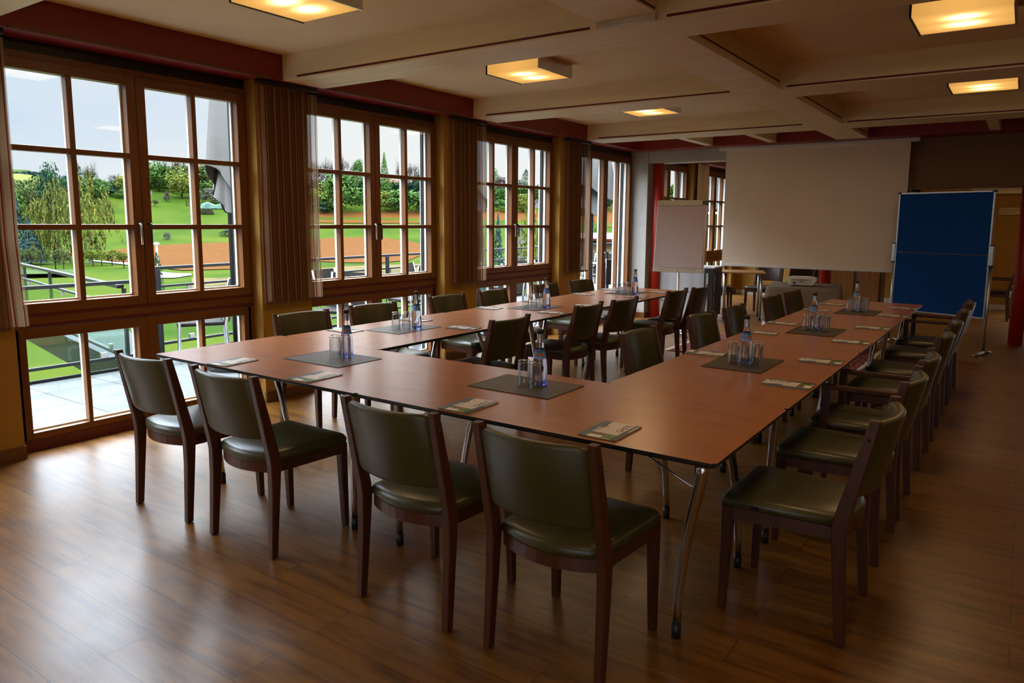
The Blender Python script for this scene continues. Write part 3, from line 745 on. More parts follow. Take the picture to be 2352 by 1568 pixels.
for p, c_ in ((.0, 1), (.05, 0), (.062, 1), (.13, 0), (.145, 1), (.26, 0)):
    el = e.new(p) if p else e[0]; el.color = (c_, c_, c_, 1)
e[len(e)-1].color = (0, 0, 0, 1); t.l(dm, bf.inputs[0])
t.base(t.mix(bf.outputs[0], field, border)); M['rug'] = t.set(.95, 0, .1)
t_ = thing('rug', 'red patterned oriental rug with a white fringe on the floor inside the U', 'rug', (-1.60, 6.60, 0))
m = MB(); rows = []
for j in range(13):
    rows.append([Vector((-1.03+2.06*k/16, -.77+1.54*j/12, .007+.006*abs(math.sin(k*.8+j*.3))*(1 if j in (0, 12) else .2))) for k in range(17)])
m.grid(rows).build('pile', M['rug'], t_)
m = MB().box(-1.03, 1.03, -.77, .77, .001, .006); m.build('backing', M['black'], t_)
m = MB()
for s in (-1, 1):
    for k in range(90):
        y = -.765+1.53*k/89; m.box(s*1.02, s*(1.055+.01*rnd.random()), y-.006, y+.006, .001, .008)
fr_ = m.build('fringe', plain('rug_fringe', (.62, .56, .50), .95), t_); fr_['kind'] = 'stuff'

# ------------------------------------------------------------------ projection screen
t_ = thing('projection_screen', 'large off-white pull-down projection screen hanging from the red beam', 'screen', (-1.715, 8.4, 0))
wS = 1.18
MB().box(-wS, wS, -.002, .002, .905, 2.53).build('screen_fabric', plain('screen_fabric', (.80, .69, .56), .9, var=.02, scale=2), t_)
MB().box(-wS-.005, wS+.005, -.014, .014, .872, .905, 0, .006).build('bottom_bar', M['white_metal'], t_)
m = MB().box(-wS-.10, wS+.10, -.04, .04, 2.528, 2.574, 0, .008); m.build('roller_case', M['white_metal'], t_)

# ------------------------------------------------------------------ flip chart
t = NT('flipchart_paper'); v = t.coord(); br_ = t.n('ShaderNodeTexBrick'); br_.offset = 0
for k, val in (('Scale', 1), ('Mortar Size', .0012), ('Brick Width', .0285), ('Row Height', .0285)): br_.inputs[k].default_value = val
rot = t.coord((1, 1, 1), (R(90), 0, 0)); t.l(rot, br_.inputs['Vector'])
br_.inputs['Color1'].default_value = br_.inputs['Color2'].default_value = (.60, .52, .53, 1); br_.inputs['Mortar'].default_value = (.36, .27, .33, 1); t.base(br_.outputs['Color']); M['paper'] = t.set(.85)
fc = thing('flip_chart', 'white flip chart with a squared paper pad on a grey stand beside the red column', 'flip chart', (-3.02, 7.06, 0), R(9))
Mt = Matrix.Translation((0, -.02, .84)) @ Matrix.Rotation(R(-8), 4, 'X')
bd = MB(); bd.box(-.335, .335, -.012, .012, 0, .95, 0, .004, Mt); bo = bd.build('board', M['white_metal'], fc)
m = MB(); m.box(-.33, .33, -.034, -.010, .885, .955, 0, .004, Mt); cl = m.build('clamp_bar', M['cream_metal'], bo)
m = MB(); m.box(.27, .345, -.038, -.008, .895, .945, 0, .004, Mt); m.build('clamp_knob', M['black'], bo)
m = MB(); rows = []
for j in range(9):
    f = j/8; z = .90-.84*f
    rows.append([Mt @ Vector((-.315+.63*k/10, -.016-.010*f*f-(.014*f if k == 0 else 0), z)) for k in range(11)])
m.grid(rows); rows = [[p+Vector((0, .006, 0)) for p in r_] for r_ in rows]; m.grid(rows)
m.build('paper_pad', M['paper'], bo)
m = MB(); m.box(-.335, .335, -.045, -.012, -.012, .05, 0, .004, Mt)
for x in (-.22, 0, .22): m.lathe([(.006, 0), (.006, .002)], 8, 1, (x, 0, 0))
m2 = MB(); m2.box(-.335, .335, -.03, -.012, 0, .055, 0, .003, Mt)
for x in (-.22, 0, .22): m2.box(x-.006, x+.006, -.032, -.03, .024, .036, 1, 0, Mt)
m2.build('pen_tray', [M['cream_metal'], M['black']], bo)
MB().tube([(0, .03, .03), (0, .03, .95)], .017, 14).build('pole', M['white_metal'], fc)
for k in range(5):
    a = R(90+72*k); MB().tube([(0, .03, .055), (.33*math.cos(a), .03+.33*math.sin(a), .022)], [.018, .010], 8).lathe([(.018, 0), (.018, .02)], 10, 1, (.33*math.cos(a), .03+.33*math.sin(a), 0)).build('base_leg', [M['chrome'], M['black']], fc)

# ------------------------------------------------------------------ blue pinboard
A, Bp = Vector((-.60, 8.14, 0)), Vector((.447, 7.755, 0)); dirv = (Bp-A).normalized(); ang = math.atan2(dirv.y, dirv.x); Lb = (Bp-A).length
pb = thing('pinboard', 'tall blue felt pinboard on grey feet in front of the screen', 'pinboard', (A+Bp)/2, ang)
t = NT('blue_felt'); f = t.noise(t.coord(), 90, 3); f2 = t.noise(t.coord(), 3, 2)
t.base(t.mix(t.math('MULTIPLY', f2, .5), t.ramp(f, [(.3, (.006, .055, .25)), (.7, (.009, .080, .34))]), (.005, .038, .18))); M['felt'] = t.set(.95, 0, .15)
h = Lb/2-.02
for z0, z1 in ((.43, 1.146), (1.152, 1.868)): MB().box(-h, h, -.012, .012, z0, z1, 0, .003).build('felt_panel', M['felt'], pb)
m = MB().box(-h, h, -.016, .016, 1.862, 1.882, 0, .004).box(-h, h, -.016, .016, .416, .436, 0, .004).box(-h-.004, -h+.014, -.014, .014, .42, 1.88, 0, .003).box(h-.014, h+.004, -.014, .014, .42, 1.88, 0, .003)
m.build('panel_frame', M['alu'], pb)
for s in (-1, 1):
    MB().tube([(s*(h+.016), .01, .03), (s*(h+.016), .01, 1.05)], .016, 14).build('post', M['alu'], pb)
    m = MB().box(s*(h+.02)-.02, s*(h+.02)+.02, -.022, .022, 1.03, 1.26, 0, .006).box(s*(h+.02)-.023, s*(h+.02)+.023, -.024, .024, 1.022, 1.036, 1).box(s*(h+.02)-.023, s*(h+.02)+.023, -.024, .024, 1.254, 1.268, 1)
    m.build('grip', [M['alu'], M['black']], pb)
    MB().box(s*(h-.006)-.02, s*(h-.006)+.02, -.02, .02, 1.862, 1.886, 0, .006).build('corner_cap', M['black'], pb)
    MB().tube([(s*(h+.016), .0, .035), (s*(h+.016), -.16, .022), (s*(h+.016), -.235, .012)], [.022, .017, .008], 10).tube([(s*(h+.016), .0, .035), (s*(h+.016), .16, .022), (s*(h+.016), .235, .012)], [.022, .017, .008], 10).build('foot', M['alu'], pb)
for x in (-.30, .30): MB().box(x-.02, x+.02, -.012, .012, .39, .417).build('rail_clip', M['black'], pb)

# ------------------------------------------------------------------ projector table
PT = (-1.44, 7.22); pa = R(10)
tb = thing('side_table', 'small table hidden under the cloths, carrying the projector', 'table', (*PT, 0), pa)
MB().box(-.40, .40, -.40, .40, .72, .74, 0, .004).build('tabletop', M['table_x'], tb)
for sx in (-1, 1):
    for sy in (-1, 1): MB().box(sx*.36-.018, sx*.36+.018, sy*.36-.018, sy*.36+.018, 0, .72).build('leg', M['chair_wood'], tb)
def drape(name, half, zt, drop, corner, amp, seed, mat, label, cat, skew=0):
    """square cloth over a square top: hem longest at the corners"""
    rr = random.Random(seed); n = 96; rg = []
    def out(a, hgt, f):
        c_, s_ = math.cos(a), math.sin(a); k = 1/max(abs(c_), abs(s_)); k = min(k, 1.38)
        cf = ((k-1)/.38)
        return c_, s_, k, cf
    levels = [(.0, 0), (.55, 0), (.97, 0), (1.0, .006)]
    ph = [rr.uniform(0, 6) for _ in range(4)]
    for f, d in levels:
        r_ = []
        for i in range(n):
            c_, s_, k, cf = out(2*math.pi*i/n, 0, f); r_.append(Vector((half*k*f*c_, half*k*f*s_, zt-d)))
        rg.append(r_)
    for j in range(1, 9):
        g_ = j/8; r_ = []
        for i in range(n):
            a = 2*math.pi*i/n; c_, s_, k, cf = out(a, 0, 1)
            L_ = drop+(corner-drop)*cf**2.2
            sp_ = (amp*math.sin(a*4*2+ph[0])+amp*.5*math.sin(a*13+ph[1]))*g_+.02*g_+.05*cf*g_
            r_.append(Vector(((half*k+sp_)*c_, (half*k+sp_)*s_, max(.006, zt-.006-L_*g_))))
        rg.append(r_)
    o = MB().rings(rg, 0, True, True, False).build(name, mat, None, False)
    o.location = (*PT, 0); o.rotation_euler = (0, 0, pa)
    return tag(o, label, cat)
t = NT('grey_cloth'); t.base(t.ramp(t.noise(t.coord(), 5, 3), [(.3, (.19, .155, .135)), (.7, (.23, .19, .165))])); M['grey_cloth'] = t.set(.85, 0, .2)
M['white_cloth'] = plain('white_cloth', (.66, .64, .68), .85, var=.03)
drape('under_tablecloth', .402, .7425, .56, .70, .008, 3, M['white_cloth'], 'white undercloth on the projector table, showing below the grey cloth', 'tablecloth')
drape('tablecloth', .412, .7455, .335, .40, .010, 5, M['grey_cloth'], 'grey tablecloth draped over the projector table', 'tablecloth')
pj = thing('projector', 'white video projector standing on the grey tablecloth', 'projector', (-1.45, 7.11, .7465), R(9))
M['pwhite'] = plain('projector_white', (.66, .65, .62), .35, var=.02); M['pgrey'] = plain('projector_grey', (.46, .45, .43), .5, var=.03)
pf = [(-.135, .012), (.135, .012), (.175, .072), (.165, .098), (.11, .112), (-.11, .112), (-.165, .098), (-.175, .072)]
rg = []
for y, s in ((-.118, .93), (-.112, 1), (.10, 1), (.118, .95)):
    rg.append([Vector((x*s, y, .062+(z-.062)*s)) for x, z in pf])
pbod = MB().rings(rg, 0, False).build('housing', M['pwhite'], pj)
m = MB().box(-.115, .125, -.1205, -.117, .022, .090, 0, .001); pan = m.build('connector_panel', M['pgrey'], pj)
m = MB()
for x, z, w_, h_ in [(-.09+.012*k, .078, .0035, .003) for k in range(5)]+[(-.02, .078, .006, .004), (0, .078, .010, .004), (.03, .078, .012, .004), (.055, .078, .008, .004), (.08, .078, .008, .003), (-.01, .062, .006, .003), (.008, .058, .010, .005), (.02, .040, .003, .003), (.035, .040, .003, .003), (.05, .040, .005, .003), (-.075, .040, .014, .011)]:
    m.box(x-w_, x+w_, -.1222, -.1203, z-h_, z+h_)
m.build('sockets', M['black'], pan)
for x in (-.11, .02, .10): MB().lathe([(.010, 0), (.010, .014)], 12, 0, (x, -.07, 0)).build('foot', M['pwhite'], pj)
MB().lathe([(.010, 0), (.010, .014)], 12, 0, (0, .09, 0)).build('foot', M['pwhite'], pj)
MB().tube([(.07, .11, .066), (.07, .128, .066)], .034, 20).build('lens', M['black'], pj)

# ------------------------------------------------------------------ serving trolley with a grey cloth front
tr = thing('serving_trolley', 'black-framed trolley with a grey cloth front and white top behind the flipchart', 'trolley', (-3.56, 8.78, 0))
MB().box(-.47, .50, -.20, .20, .815, .838, 0, .004).build('top', M['white_metal'], tr)
m = MB(); rows = []
for z in (.80, .45, .10): rows.append([Vector((-.40+.74*k/24, -.195-.004*math.sin(k*.9)*(1 if z < .7 else .3), z)) for k in range(25)])
m.grid(rows); m.grid([[p+Vector((0, .012, 0)) for p in r_] for r_ in rows]); m.build('cloth_front', plain('trolley_cloth', (.34, .33, .34), .9, var=.06), tr)
for s, x0, x1 in ((-1, -.46, -.40), (1, .34, .48)): MB().box(x0, x1, -.20, .20, .09, .815, 0, .004).build('side_panel', M['black'], tr)
for z0, z1 in ((.16, .40), (.44, .74)): MB().box(.375, .415, -.215, -.199, z0, z1, 0, .003).box(.481, .485, -.17, -.12, z0, z1).build('handle_strip', M['alu'], tr)
for x in (-.43, .43):
    for y in (-.15, .15): MB().tube([(x-.012, y, .04), (x+.012, y, .04)], .04, 16).box(x-.016, x+.016, y-.02, y+.02, .05, .09).build('castor', M['black'], tr)

# ------------------------------------------------------------------ furniture of the far room
bt = thing('bistro_table', 'small square wood-topped table with grey metal legs in the far room', 'table', (-2.90, 9.42, 0), R(20))
MB().box(-.33, .33, -.33, .33, .722, .742, 0, .003).build('tabletop', woodm('pale_wood', (.42, .21, .07), (.30, .14, .045), 0, 1, .4), bt)
for sx in (-1, 1):
    for sy in (-1, 1):
        lo = MB().tube([(sx*.27, sy*.27, .03), (sx*.27, sy*.27, .722)], .020, 12).build('leg', M['alu'], bt)
        MB().lathe([(.023, 0), (.023, .05)], 12, 0, (sx*.27, sy*.27, 0)).build('foot_cap', M['black'], lo)
g = 'brown leather chairs in the far room'
for x, y, a, lb in ((-3.42, 9.75, -65, 'brown leather chair beside the small far table, seen next to the trolley'), (-2.78, 10.15, 175, 'brown leather chair behind the small far table, facing the camera'),
                    (-2.36, 10.55, 40, 'brown leather chair with its broad back under the screen, right of the small far table'), (-2.45, 11.6, 190, 'brown leather chair farthest back under the screen, mostly hidden by the nearer chairs')):
    place_chair(x, y, a, lb, g, False, M['brown_leather'])
place_chair(.40, 11.75, 88, 'brown leather armchair between the pinboard and the right red column', g, True, M['brown_leather'])
cabw = woodm('cabinet_oak', (.36, .165, .040), (.26, .11, .025), 2, .8, .45)
cb = thing('sideboard', 'wide oak sideboard behind the projector, under the screen', 'cabinet', (-2.16, 12.2, 0))
MB().box(-.52, .45, -.22, .22, .0, 1.05, 0, .004).build('carcass', cabw, cb)
for x0, x1 in ((-.515, -.005), (.005, .445)): MB().box(x0, x1, -.232, -.221, .03, 1.02, 0, .002).build('door', cabw, cb)
cb = thing('cupboard', 'narrow oak cupboard left of the blue pinboard', 'cabinet', (-1.42, 11.9, 0))
MB().box(-.17, .17, -.20, .20, .0, 1.15, 0, .004).build('carcass', cabw, cb)
MB().box(-.165, .165, -.212, -.201, .03, 1.12, 0, .002).build('door', cabw, cb)
MB().box(.168, .20, -.21, .2, 0, 1.15, 0, .003).build('edge_panel', M['chair_wood'], cb)
cb = thing('service_station', 'grey metal service station in the gap between the two oak cabinets', 'cabinet', (-1.67, 12.35, 0))
MB().box(-.10, .10, -.2, .2, 0, .86, 0, .004).build('body', M['alu'], cb)
MB().box(-.11, .11, -.21, .21, .86, .885, 0, .004).build('top', M['white_metal'], cb)
# yellow wall: sign, round ornament, blind box and glass door
sg = thing('sign', 'cream wall sign reading RESTAURANT REZEPTION beside the red column', 'sign', (.335, 13.39, 1.68))
MB().box(0, .46, -.012, 0, .0, .118, 0, .002).build('plate', plain('sign_cream', (.62, .50, .24), .6, var=.03), sg)
RX = Matrix.Rotation(R(90), 4, 'X')
ink = plain('sign_ink', (.12, .045, .02), .6)
text_mesh('lettering', 'RESTAURANT', .052, ink, sg, Matrix.Translation((.016, -.0122, .064)) @ RX)
text_mesh('lettering', 'REZEPTION', .046, ink, sg, Matrix.Translation((.016, -.0122, .018)) @ RX)
orn = thing('wall_ornament', 'dark round wall ornament with a pale wavy line, half behind the screen', 'ornament', (-1.13, 13.39, 2.0))
m = MB(); m.tube([(0, 0, 0), (0, -.03, 0)], .24, 32); m.build('disc', M['dark_metal'], orn)
MB().tube([(.02+.20*k/16, -.034, .14-.17*k/16+.018*math.sin(k*1.4)) for k in range(17)], .007, 6).build('wave', M['cream_metal'], orn)
bb = thing('roller_box', 'cream roller blind box high on the yellow far wall', 'blind', (.36, 13.39, 2.05))
MB().box(-.47, .55, -.12, 0, .055, .125, 0, .004).build('box', M['cream_metal'], bb); MB().box(-.43, .55, -.10, 0, -.01, .055, 0, .004).build('rail', M['beam'], bb)
# ------------------------------------------------------------------ outdoors: terrace
t = NT('terrace_tiles'); v = t.coord((1, 1, 1), (0, 0, 0), 'Object', (.06, -.1, 0)); bk = t.n('ShaderNodeTexBrick'); bk.offset = 0
for k, val in (('Scale', 1), ('Mortar Size', .004), ('Brick Width', .56), ('Row Height', .56)): bk.inputs[k].default_value = val
bk.inputs['Color1'].default_value = (.085, .09, .092, 1); bk.inputs['Color2'].default_value = (.10, .105, .107, 1); bk.inputs['Mortar'].default_value = (.012, .012, .011, 1); t.l(v, bk.inputs['Vector'])
t.base(bk.outputs['Color']); wet = t.noise(t.coord(), .9, 3)
M['tiles'] = t.set(t.ramp(wet, [(.40, (.06, .06, .06)), (.62, (.20, .20, .20))]), 0, .7)
XR = lambda y: -7.16-.083*max(0, y-2.2)        # second stretch of the railing runs slightly outwards
tm = MB(); tm.prism([(-4.6, -8), (-4.6, 26), (XR(26)-.02, 26), (XR(2.2)-.02, 2.05), (-6.76, 2.05), (-6.76, -8)], 2, -.16, -.03)
struct(tm.build('terrace', M['tiles']))
M['steel'] = plain('galvanised_steel', (.20, .215, .23), .38, .55, var=.06)
M['steel_dark'] = plain('dark_steel', (.085, .09, .10), .4, .4)
def railing(p, q, zt, label, posts, first_post=True):
    p, q = Vector((*p, 0)), Vector((*q, 0)); d = q-p; L = d.length; a = math.atan2(d.y, d.x)
    r_ = thing('railing', label, 'railing', (p.x, p.y, -.03), a, 'steel and glass terrace railing')
    MB().box(0, L, -.03, .03, zt-.035, zt, 0, .004).build('top_rail', M['steel'], r_)
    MB().box(0, L, -.02, .02, zt-.235, zt-.21, 0, .003).build('middle_rail', M['steel'], r_)
    MB().box(0, L, -.02, .02, .115, .145, 0, .003).build('bottom_rail', M['steel'], r_)
    MB().box(0, L, -.045, -.02, -.17, .03).build('edge_beam', M['steel_dark'], r_)
    for i in range(posts):
        x = .03+(L-.06)*i/(max(1, posts-1))
        MB().box(x-.03, x+.03, -.05, -.02, -.15, zt-.035, 0, .003).build('post', M['steel'], r_)
    MB().box(.01, L-.01, -.006, .006, .165, zt-.255).build('glass_panel', M['rail_glass'], r_)
    k = 0; n = max(2, int(L/.85))
    for i in range(n):
        x = (i+.5)*L/n
        MB().box(x-.03, x+.03, -.016, .016, .145, .20, 0, .003).box(x-.03, x+.03, -.016, .016, zt-.295, zt-.235, 0, .003).build('glass_clip', M['alu'], r_)
railing((-6.72, -8), (-6.72, 1.86), .905, 'steel and glass railing of the terrace outside the left window, nearest stretch', 6)
railing((-6.74, 1.86), (-7.16, 2.2), .905, 'short corner stretch of the terrace railing', 2)
railing((-7.16, 2.2), (XR(12), 12), 1.0, 'steel and glass railing of the terrace outside the middle windows', 6)
railing((XR(12), 12), (XR(22), 22), 1.0, 'steel and glass railing at the far end of the terrace', 5)
railing((-6.72, 1.62), (-11.5, 2.6), .86, 'railing of the ramp leading away from the terrace outside the left window', 4)
struct(MB().prism([(-6.80, 1.67), (-11.6, 2.65), (-11.6, 3.9), (-6.80, 2.1)], 2, -.35, -.08).build('ramp', M['steel_dark']))

# ------------------------------------------------------------------ terrain
PR = [(0, -2.2), (9, -2.35), (14, -2.7), (22, -3.4), (40, -4.9), (70, -6.8), (110, -8.7), (150, -9.6), (200, -9.6), (260, -9.1), (300, -6.2), (350, 1.2), (400, 13), (435, 20), (480, 20.5), (560, 19), (1200, 17)]
def prof(D):
    for (a, za), (b, zb_) in zip(PR, PR[1:]):
        if D <= b:
            u = (D-a)/(b-a); return za+(zb_-za)*u
    return PR[-1][1]
def height(x, y):
    D = math.hypot(x+4, y)
    h_ = prof(D)
    az = math.degrees(math.atan2(-x, y))
    if D > 300: h_ -= min(130, D-300)*.03*max(0, min(1, (45-az)/20))
    if az > 58 and D > 520: h_ += 30*min(1, (D-520)/330)*max(0, min(1, (az-63)/5))
    h_ += (.0045*D)*noise.noise(Vector((x*.011, y*.011, 3.3)))*min(1, D/60)
    return h_
def ground(px, py):
    d = ray(px, py); h2 = math.hypot(d.x, d.y); d = d/h2
    s_ = 9.0; prev = s_
    while s_ < 1100:
        p = CAM+d*s_
        if p.z <= height(p.x, p.y):
            a, b = prev, s_
            for _ in range(18):
                m_ = (a+b)/2; p = CAM+d*m_
                if p.z <= height(p.x, p.y): b = m_
                else: a = m_
            p = CAM+d*b; return Vector((p.x, p.y, height(p.x, p.y)))
        prev = s_; s_ += max(.6, s_*.012)
    p = CAM+d*480; return Vector((p.x, p.y, height(p.x, p.y)))
t = NT('meadow'); v = t.coord(); f1 = t.noise(v, .045, 4); f2 = t.noise(v, 1.2, 4, .65); f3 = t.noise(v, .35, 3)
c_ = t.ramp(f1, [(.35, (.100, .200, .012)), (.5, (.155, .260, .016)), (.65, (.23, .300, .022))])
c_ = t.mix(t.math('MULTIPLY', f2, .55), c_, (.045, .105, .012)); c_ = t.mix(t.ramp(f3, [(.62, (0, 0, 0)), (.8, (.4, .4, .4))]), c_, (.20, .20, .05))
t.base(c_); M['meadow'] = t.set(.95, 0, .1)
rows = []; naz = 84
Ds = [6.5]
while Ds[-1] < 1150: Ds.append(Ds[-1]*1.055+.2)
for D in Ds:
    r_ = []
    for k in range(naz+1):
        az = R(-6+122*k/naz); x, y = -4-D*math.sin(az), D*math.cos(az); r_.append(Vector((x, y, height(x, y))))
    rows.append(r_)
struct(MB().grid(rows).build('meadow', M['meadow']))
def draped(name, cols, mat, off=.10, n=8):
    """ground cover between two edges, each given by sight lines to the hillside"""
    cols2 = []
    for (a, b) in zip(cols, cols[1:]):
        for i in range(6):
            u = i/6; cols2.append(tuple(a[j]+(b[j]-a[j])*u for j in range(3)))
    cols2.append(cols[-1]); rows = []
    for x, y0, y1 in cols2:
        p, q = ground(x, y0), ground(x, y1); r_ = []
        for j in range(n+1):
            w = p.lerp(q, j/n); w.z = height(w.x, w.y)+off*(1+.004*(w-CAM).length); r_.append(w)
        rows.append(r_)
    return struct(MB().grid(rows).build(name, mat))
t = NT('ploughed_field'); v = t.coord(); f = t.noise(v, .5, 4, .7); f2 = t.noise(v, .05, 2)
t.base(t.mix(t.math('MULTIPLY', f2, .5), t.ramp(f, [(.3, (.26, .095, .020)), (.7, (.42, .165, .040))]), (.33, .145, .045))); M['soil'] = t.set(.95, 0, .1)
M['road'] = plain('road_gravel', (.62, .62, .62), .6, var=.08, scale=.5)
M['dry'] = plain('dry_grass', (.30, .21, .06), .95, var=.35, scale=.4)
draped('field', [(240, 597, 578), (330, 612, 566), (420, 622, 561), (560, 618, 556), (700, 600, 549), (800, 604, 546), (880, 604, 546), (940, 598, 554), (985, 580, 568)], M['soil'])
draped('field', [(690, 512, 487), (800, 513, 488), (900, 513, 486), (1000, 513, 485), (1110, 509, 485), (1230, 511, 486), (1330, 512, 487), (1380, 518, 486), (1440, 530, 486), (1500, 535, 487)], M['soil'])
draped('dry_meadow', [(440, 672, 640), (500, 678, 640), (570, 672, 636), (700, 652, 620), (800, 640, 612), (1000, 630, 606)], M['dry'])
draped('road', [(205, 601, 598), (250, 605, 602), (310, 612, 606)], M['road'], .12)
draped('path', [(362, 640, 625), (400, 640, 629), (440, 634, 630)], M['road'], .12)
draped('yellow_meadow', [(10, 428, 404), (40, 424, 404), (75, 420, 408)], plain('rape_field', (.30, .33, .02), .95), .5)
draped('hedge_bank', [(40, 640, 628), (110, 638, 628), (170, 637, 627)], plain('bank_grass', (.085, .17, .02), .95, var=.4, scale=.6), .5)

# ------------------------------------------------------------------ trees
def leafmat(name, a, b, c):
    t = NT(name); gm = t.n('ShaderNodeNewGeometry')
    t.base(t.ramp(gm.outputs['Random Per Island'], [(.05, a), (.5, b), (.95, c)])); return t.set(.75, 0, .15)
LM = {'green': leafmat('leaves_green', (.030, .075, .012), (.055, .130, .018), (.095, .175, .025)),
      'dark': leafmat('leaves_dark', (.012, .040, .022), (.022, .065, .030), (.040, .090, .035)),
      'yellow': leafmat('leaves_yellow_green', (.075, .120, .014), (.140, .190, .022), (.240, .220, .030)),
      'birch': leafmat('leaves_birch', (.070, .095, .015), (.120, .145, .022), (.210, .180, .030)),
      'blue': leafmat('needles_blue', (.012, .032, .030), (.022, .055, .050), (.040, .080, .075)),
      'olive': leafmat('leaves_olive', (.050, .075, .020), (.085, .115, .030), (.130, .150, .040)),
      'orange': leafmat('leaves_orange', (.28, .090, .012), (.45, .17, .02), (.55, .26, .03)),
      'purple': leafmat('leaves_purple', (.050, .028, .035), (.080, .050, .055), (.10, .075, .06)),
      'grey': leafmat('twigs_grey', (.060, .060, .045), (.10, .10, .075), (.14, .13, .09))}
M['bark'] = plain('bark', (.075, .06, .045), .9, var=.3); M['birchbark'] = plain('birch_bark', (.45, .43, .38), .8, var=.4, scale=3)
def card(m, p, nrm, s, rr, tall=1.0):
    n_ = Vector(nrm); n_ = n_.normalized() if n_.length > 1e-6 else Vector((0, 0, 1))
    a = n_.cross(Vector((0, 0, 1))); a = a.normalized() if a.length > 1e-3 else Vector((1, 0, 0))
    b = n_.cross(a); th = rr.uniform(0, 6.28) if tall == 1 else rr.uniform(-.3, .3)
    u = (a*math.cos(th)+b*math.sin(th))*s; w = (b*math.cos(th)-a*math.sin(th))*s*tall
    m.add([p-u*.5-w*.15, p+u*.1-w*.5, p+u*.5+w*.1, p-u*.05+w*.5], [(0, 1, 2, 3)])
def crown(kind, seed):
    """crown in a unit box: width 1, height 1, base at 0"""
    rr = random.Random(seed); m = MB()
    def rs():
        z = rr.uniform(-1, 1); a = rr.uniform(0, 6.283); q = math.sqrt(1-z*z); return Vector((q*math.cos(a), q*math.sin(a), z))
    if kind in ('round', 'bush', 'wide'):
        cl = []
        for k in range(26 if kind != 'bush' else 20):
            d = rs(); d.z = abs(d.z) if kind == 'bush' else d.z
            cl.append((Vector((d.x*.30, d.y*.30, (.5+d.z*.31) if kind != 'bush' else .22+d.z*.50)), rr.uniform(.14, .22)))
        cl.append((Vector((0, 0, .5 if kind != 'bush' else .35)), .34))
        for c, r in cl:
            for q in range(88):
                d = rs(); card(m, c+Vector((d.x*r, d.y*r, d.z*r*.85))*rr.uniform(.8, 1.05), d+rs()*.5, rr.uniform(.030, .062), rr)
    elif kind == 'birch':
        for k in range(150):
            d = rs(); top = Vector((d.x*.40*rr.uniform(.5, 1), d.y*.40*rr.uniform(.5, 1), .60+d.z*.36)); ln = rr.uniform(.12, .38)
            for q in range(15):
                f = q/14; p = top+Vector((d.x*.08*f, d.y*.08*f, -ln*f)); p.z = max(.02, p.z)
                card(m, p+rs()*.016, Vector((d.x, d.y, .2))+rs()*.6, rr.uniform(.018, .034), rr, 1.9)
    elif kind == 'spruce':
        for k in range(2300):
            z = rr.random()**1.35; lay = .80+.20*abs(math.sin(z*44)); r = .5*(1-z)*lay+.012; a = rr.uniform(0, 6.283)
            q = r*math.sqrt(rr.uniform(.35, 1)); p = Vector((q*math.cos(a), q*math.sin(a), max(.01, z-.05*q*2)))
            card(m, p, Vector((math.cos(a), math.sin(a), .9))+rs()*.5, rr.uniform(.028, .06)*(1.1-z*.5), rr)
    elif kind == 'column':
        for k in range(1500):
            z = rr.random(); r = .5*math.sin(math.pi*min(1, z*.92+.08))**.7*rr.uniform(.7, 1); a = rr.uniform(0, 6.283); p = Vector((r*math.cos(a), r*math.sin(a), z)); card(m, p, Vector((math.cos(a), math.sin(a), .3))+rs()*.5, rr.uniform(.03, .055), rr)
    elif kind in ('bare', 'apple'):
        def br(p, d, ln, r, lev):
            q = p+d*ln; m.tube([p, p.lerp(q, .5)+rs()*ln*.06, q], [r, r*.8, r*.55], 4, 1, False)
            if lev == 0:
                for _ in range(8 if kind == 'apple' else 3): card(m, q+rs()*.05, rs(), rr.uniform(.025, .05) if kind == 'apple' else rr.uniform(.010, .02), rr)
                return
            for _ in range(4 if lev > 1 else 5):
                nd = (d+rs()*.75+Vector((0, 0, .12 if kind == 'bare' else -.02))).normalized(); br(p.lerp(q, rr.uniform(.55, 1)), nd, ln*rr.uniform(.55, .78), r*.55, lev-1)
        for _ in range(4): br(Vector((0, 0, .02)), (Vector((0, 0, 1.0 if kind == 'bare' else .7))+rs()*.55).normalized(), .30, .016, 3)
    me = m.mesh('crown', [LM['green'], M['bark']])
    xs = [abs(c) for v in me.vertices for c in (v.co.x, v.co.y)]; zs = [v.co.z for v in me.vertices]
    xs.sort(); w = xs[int(len(xs)*.985)]*2; z0, z1 = min(zs), sorted(zs)[int(len(zs)*.997)]
    me.transform(Matrix.Diagonal((1/w, 1/w, 1/(z1-z0), 1)) @ Matrix.Translation((0, 0, -z0)))
    return me
CR = {}
for kd, ns in (('round', 3), ('bush', 2), ('birch', 2), ('spruce', 2), ('column', 1), ('bare', 2), ('apple', 3)): CR[kd] = [crown(kd, 11*k+len(kd)) for k in range(ns)]
TRK = MB().tube([(0, 0, -.4), (0, 0, .3), (.02, 0, .75), (0, 0, 1)], [1.25, .9, .7, .35], 8).mesh('trunk', M['bark'])
ti = 0
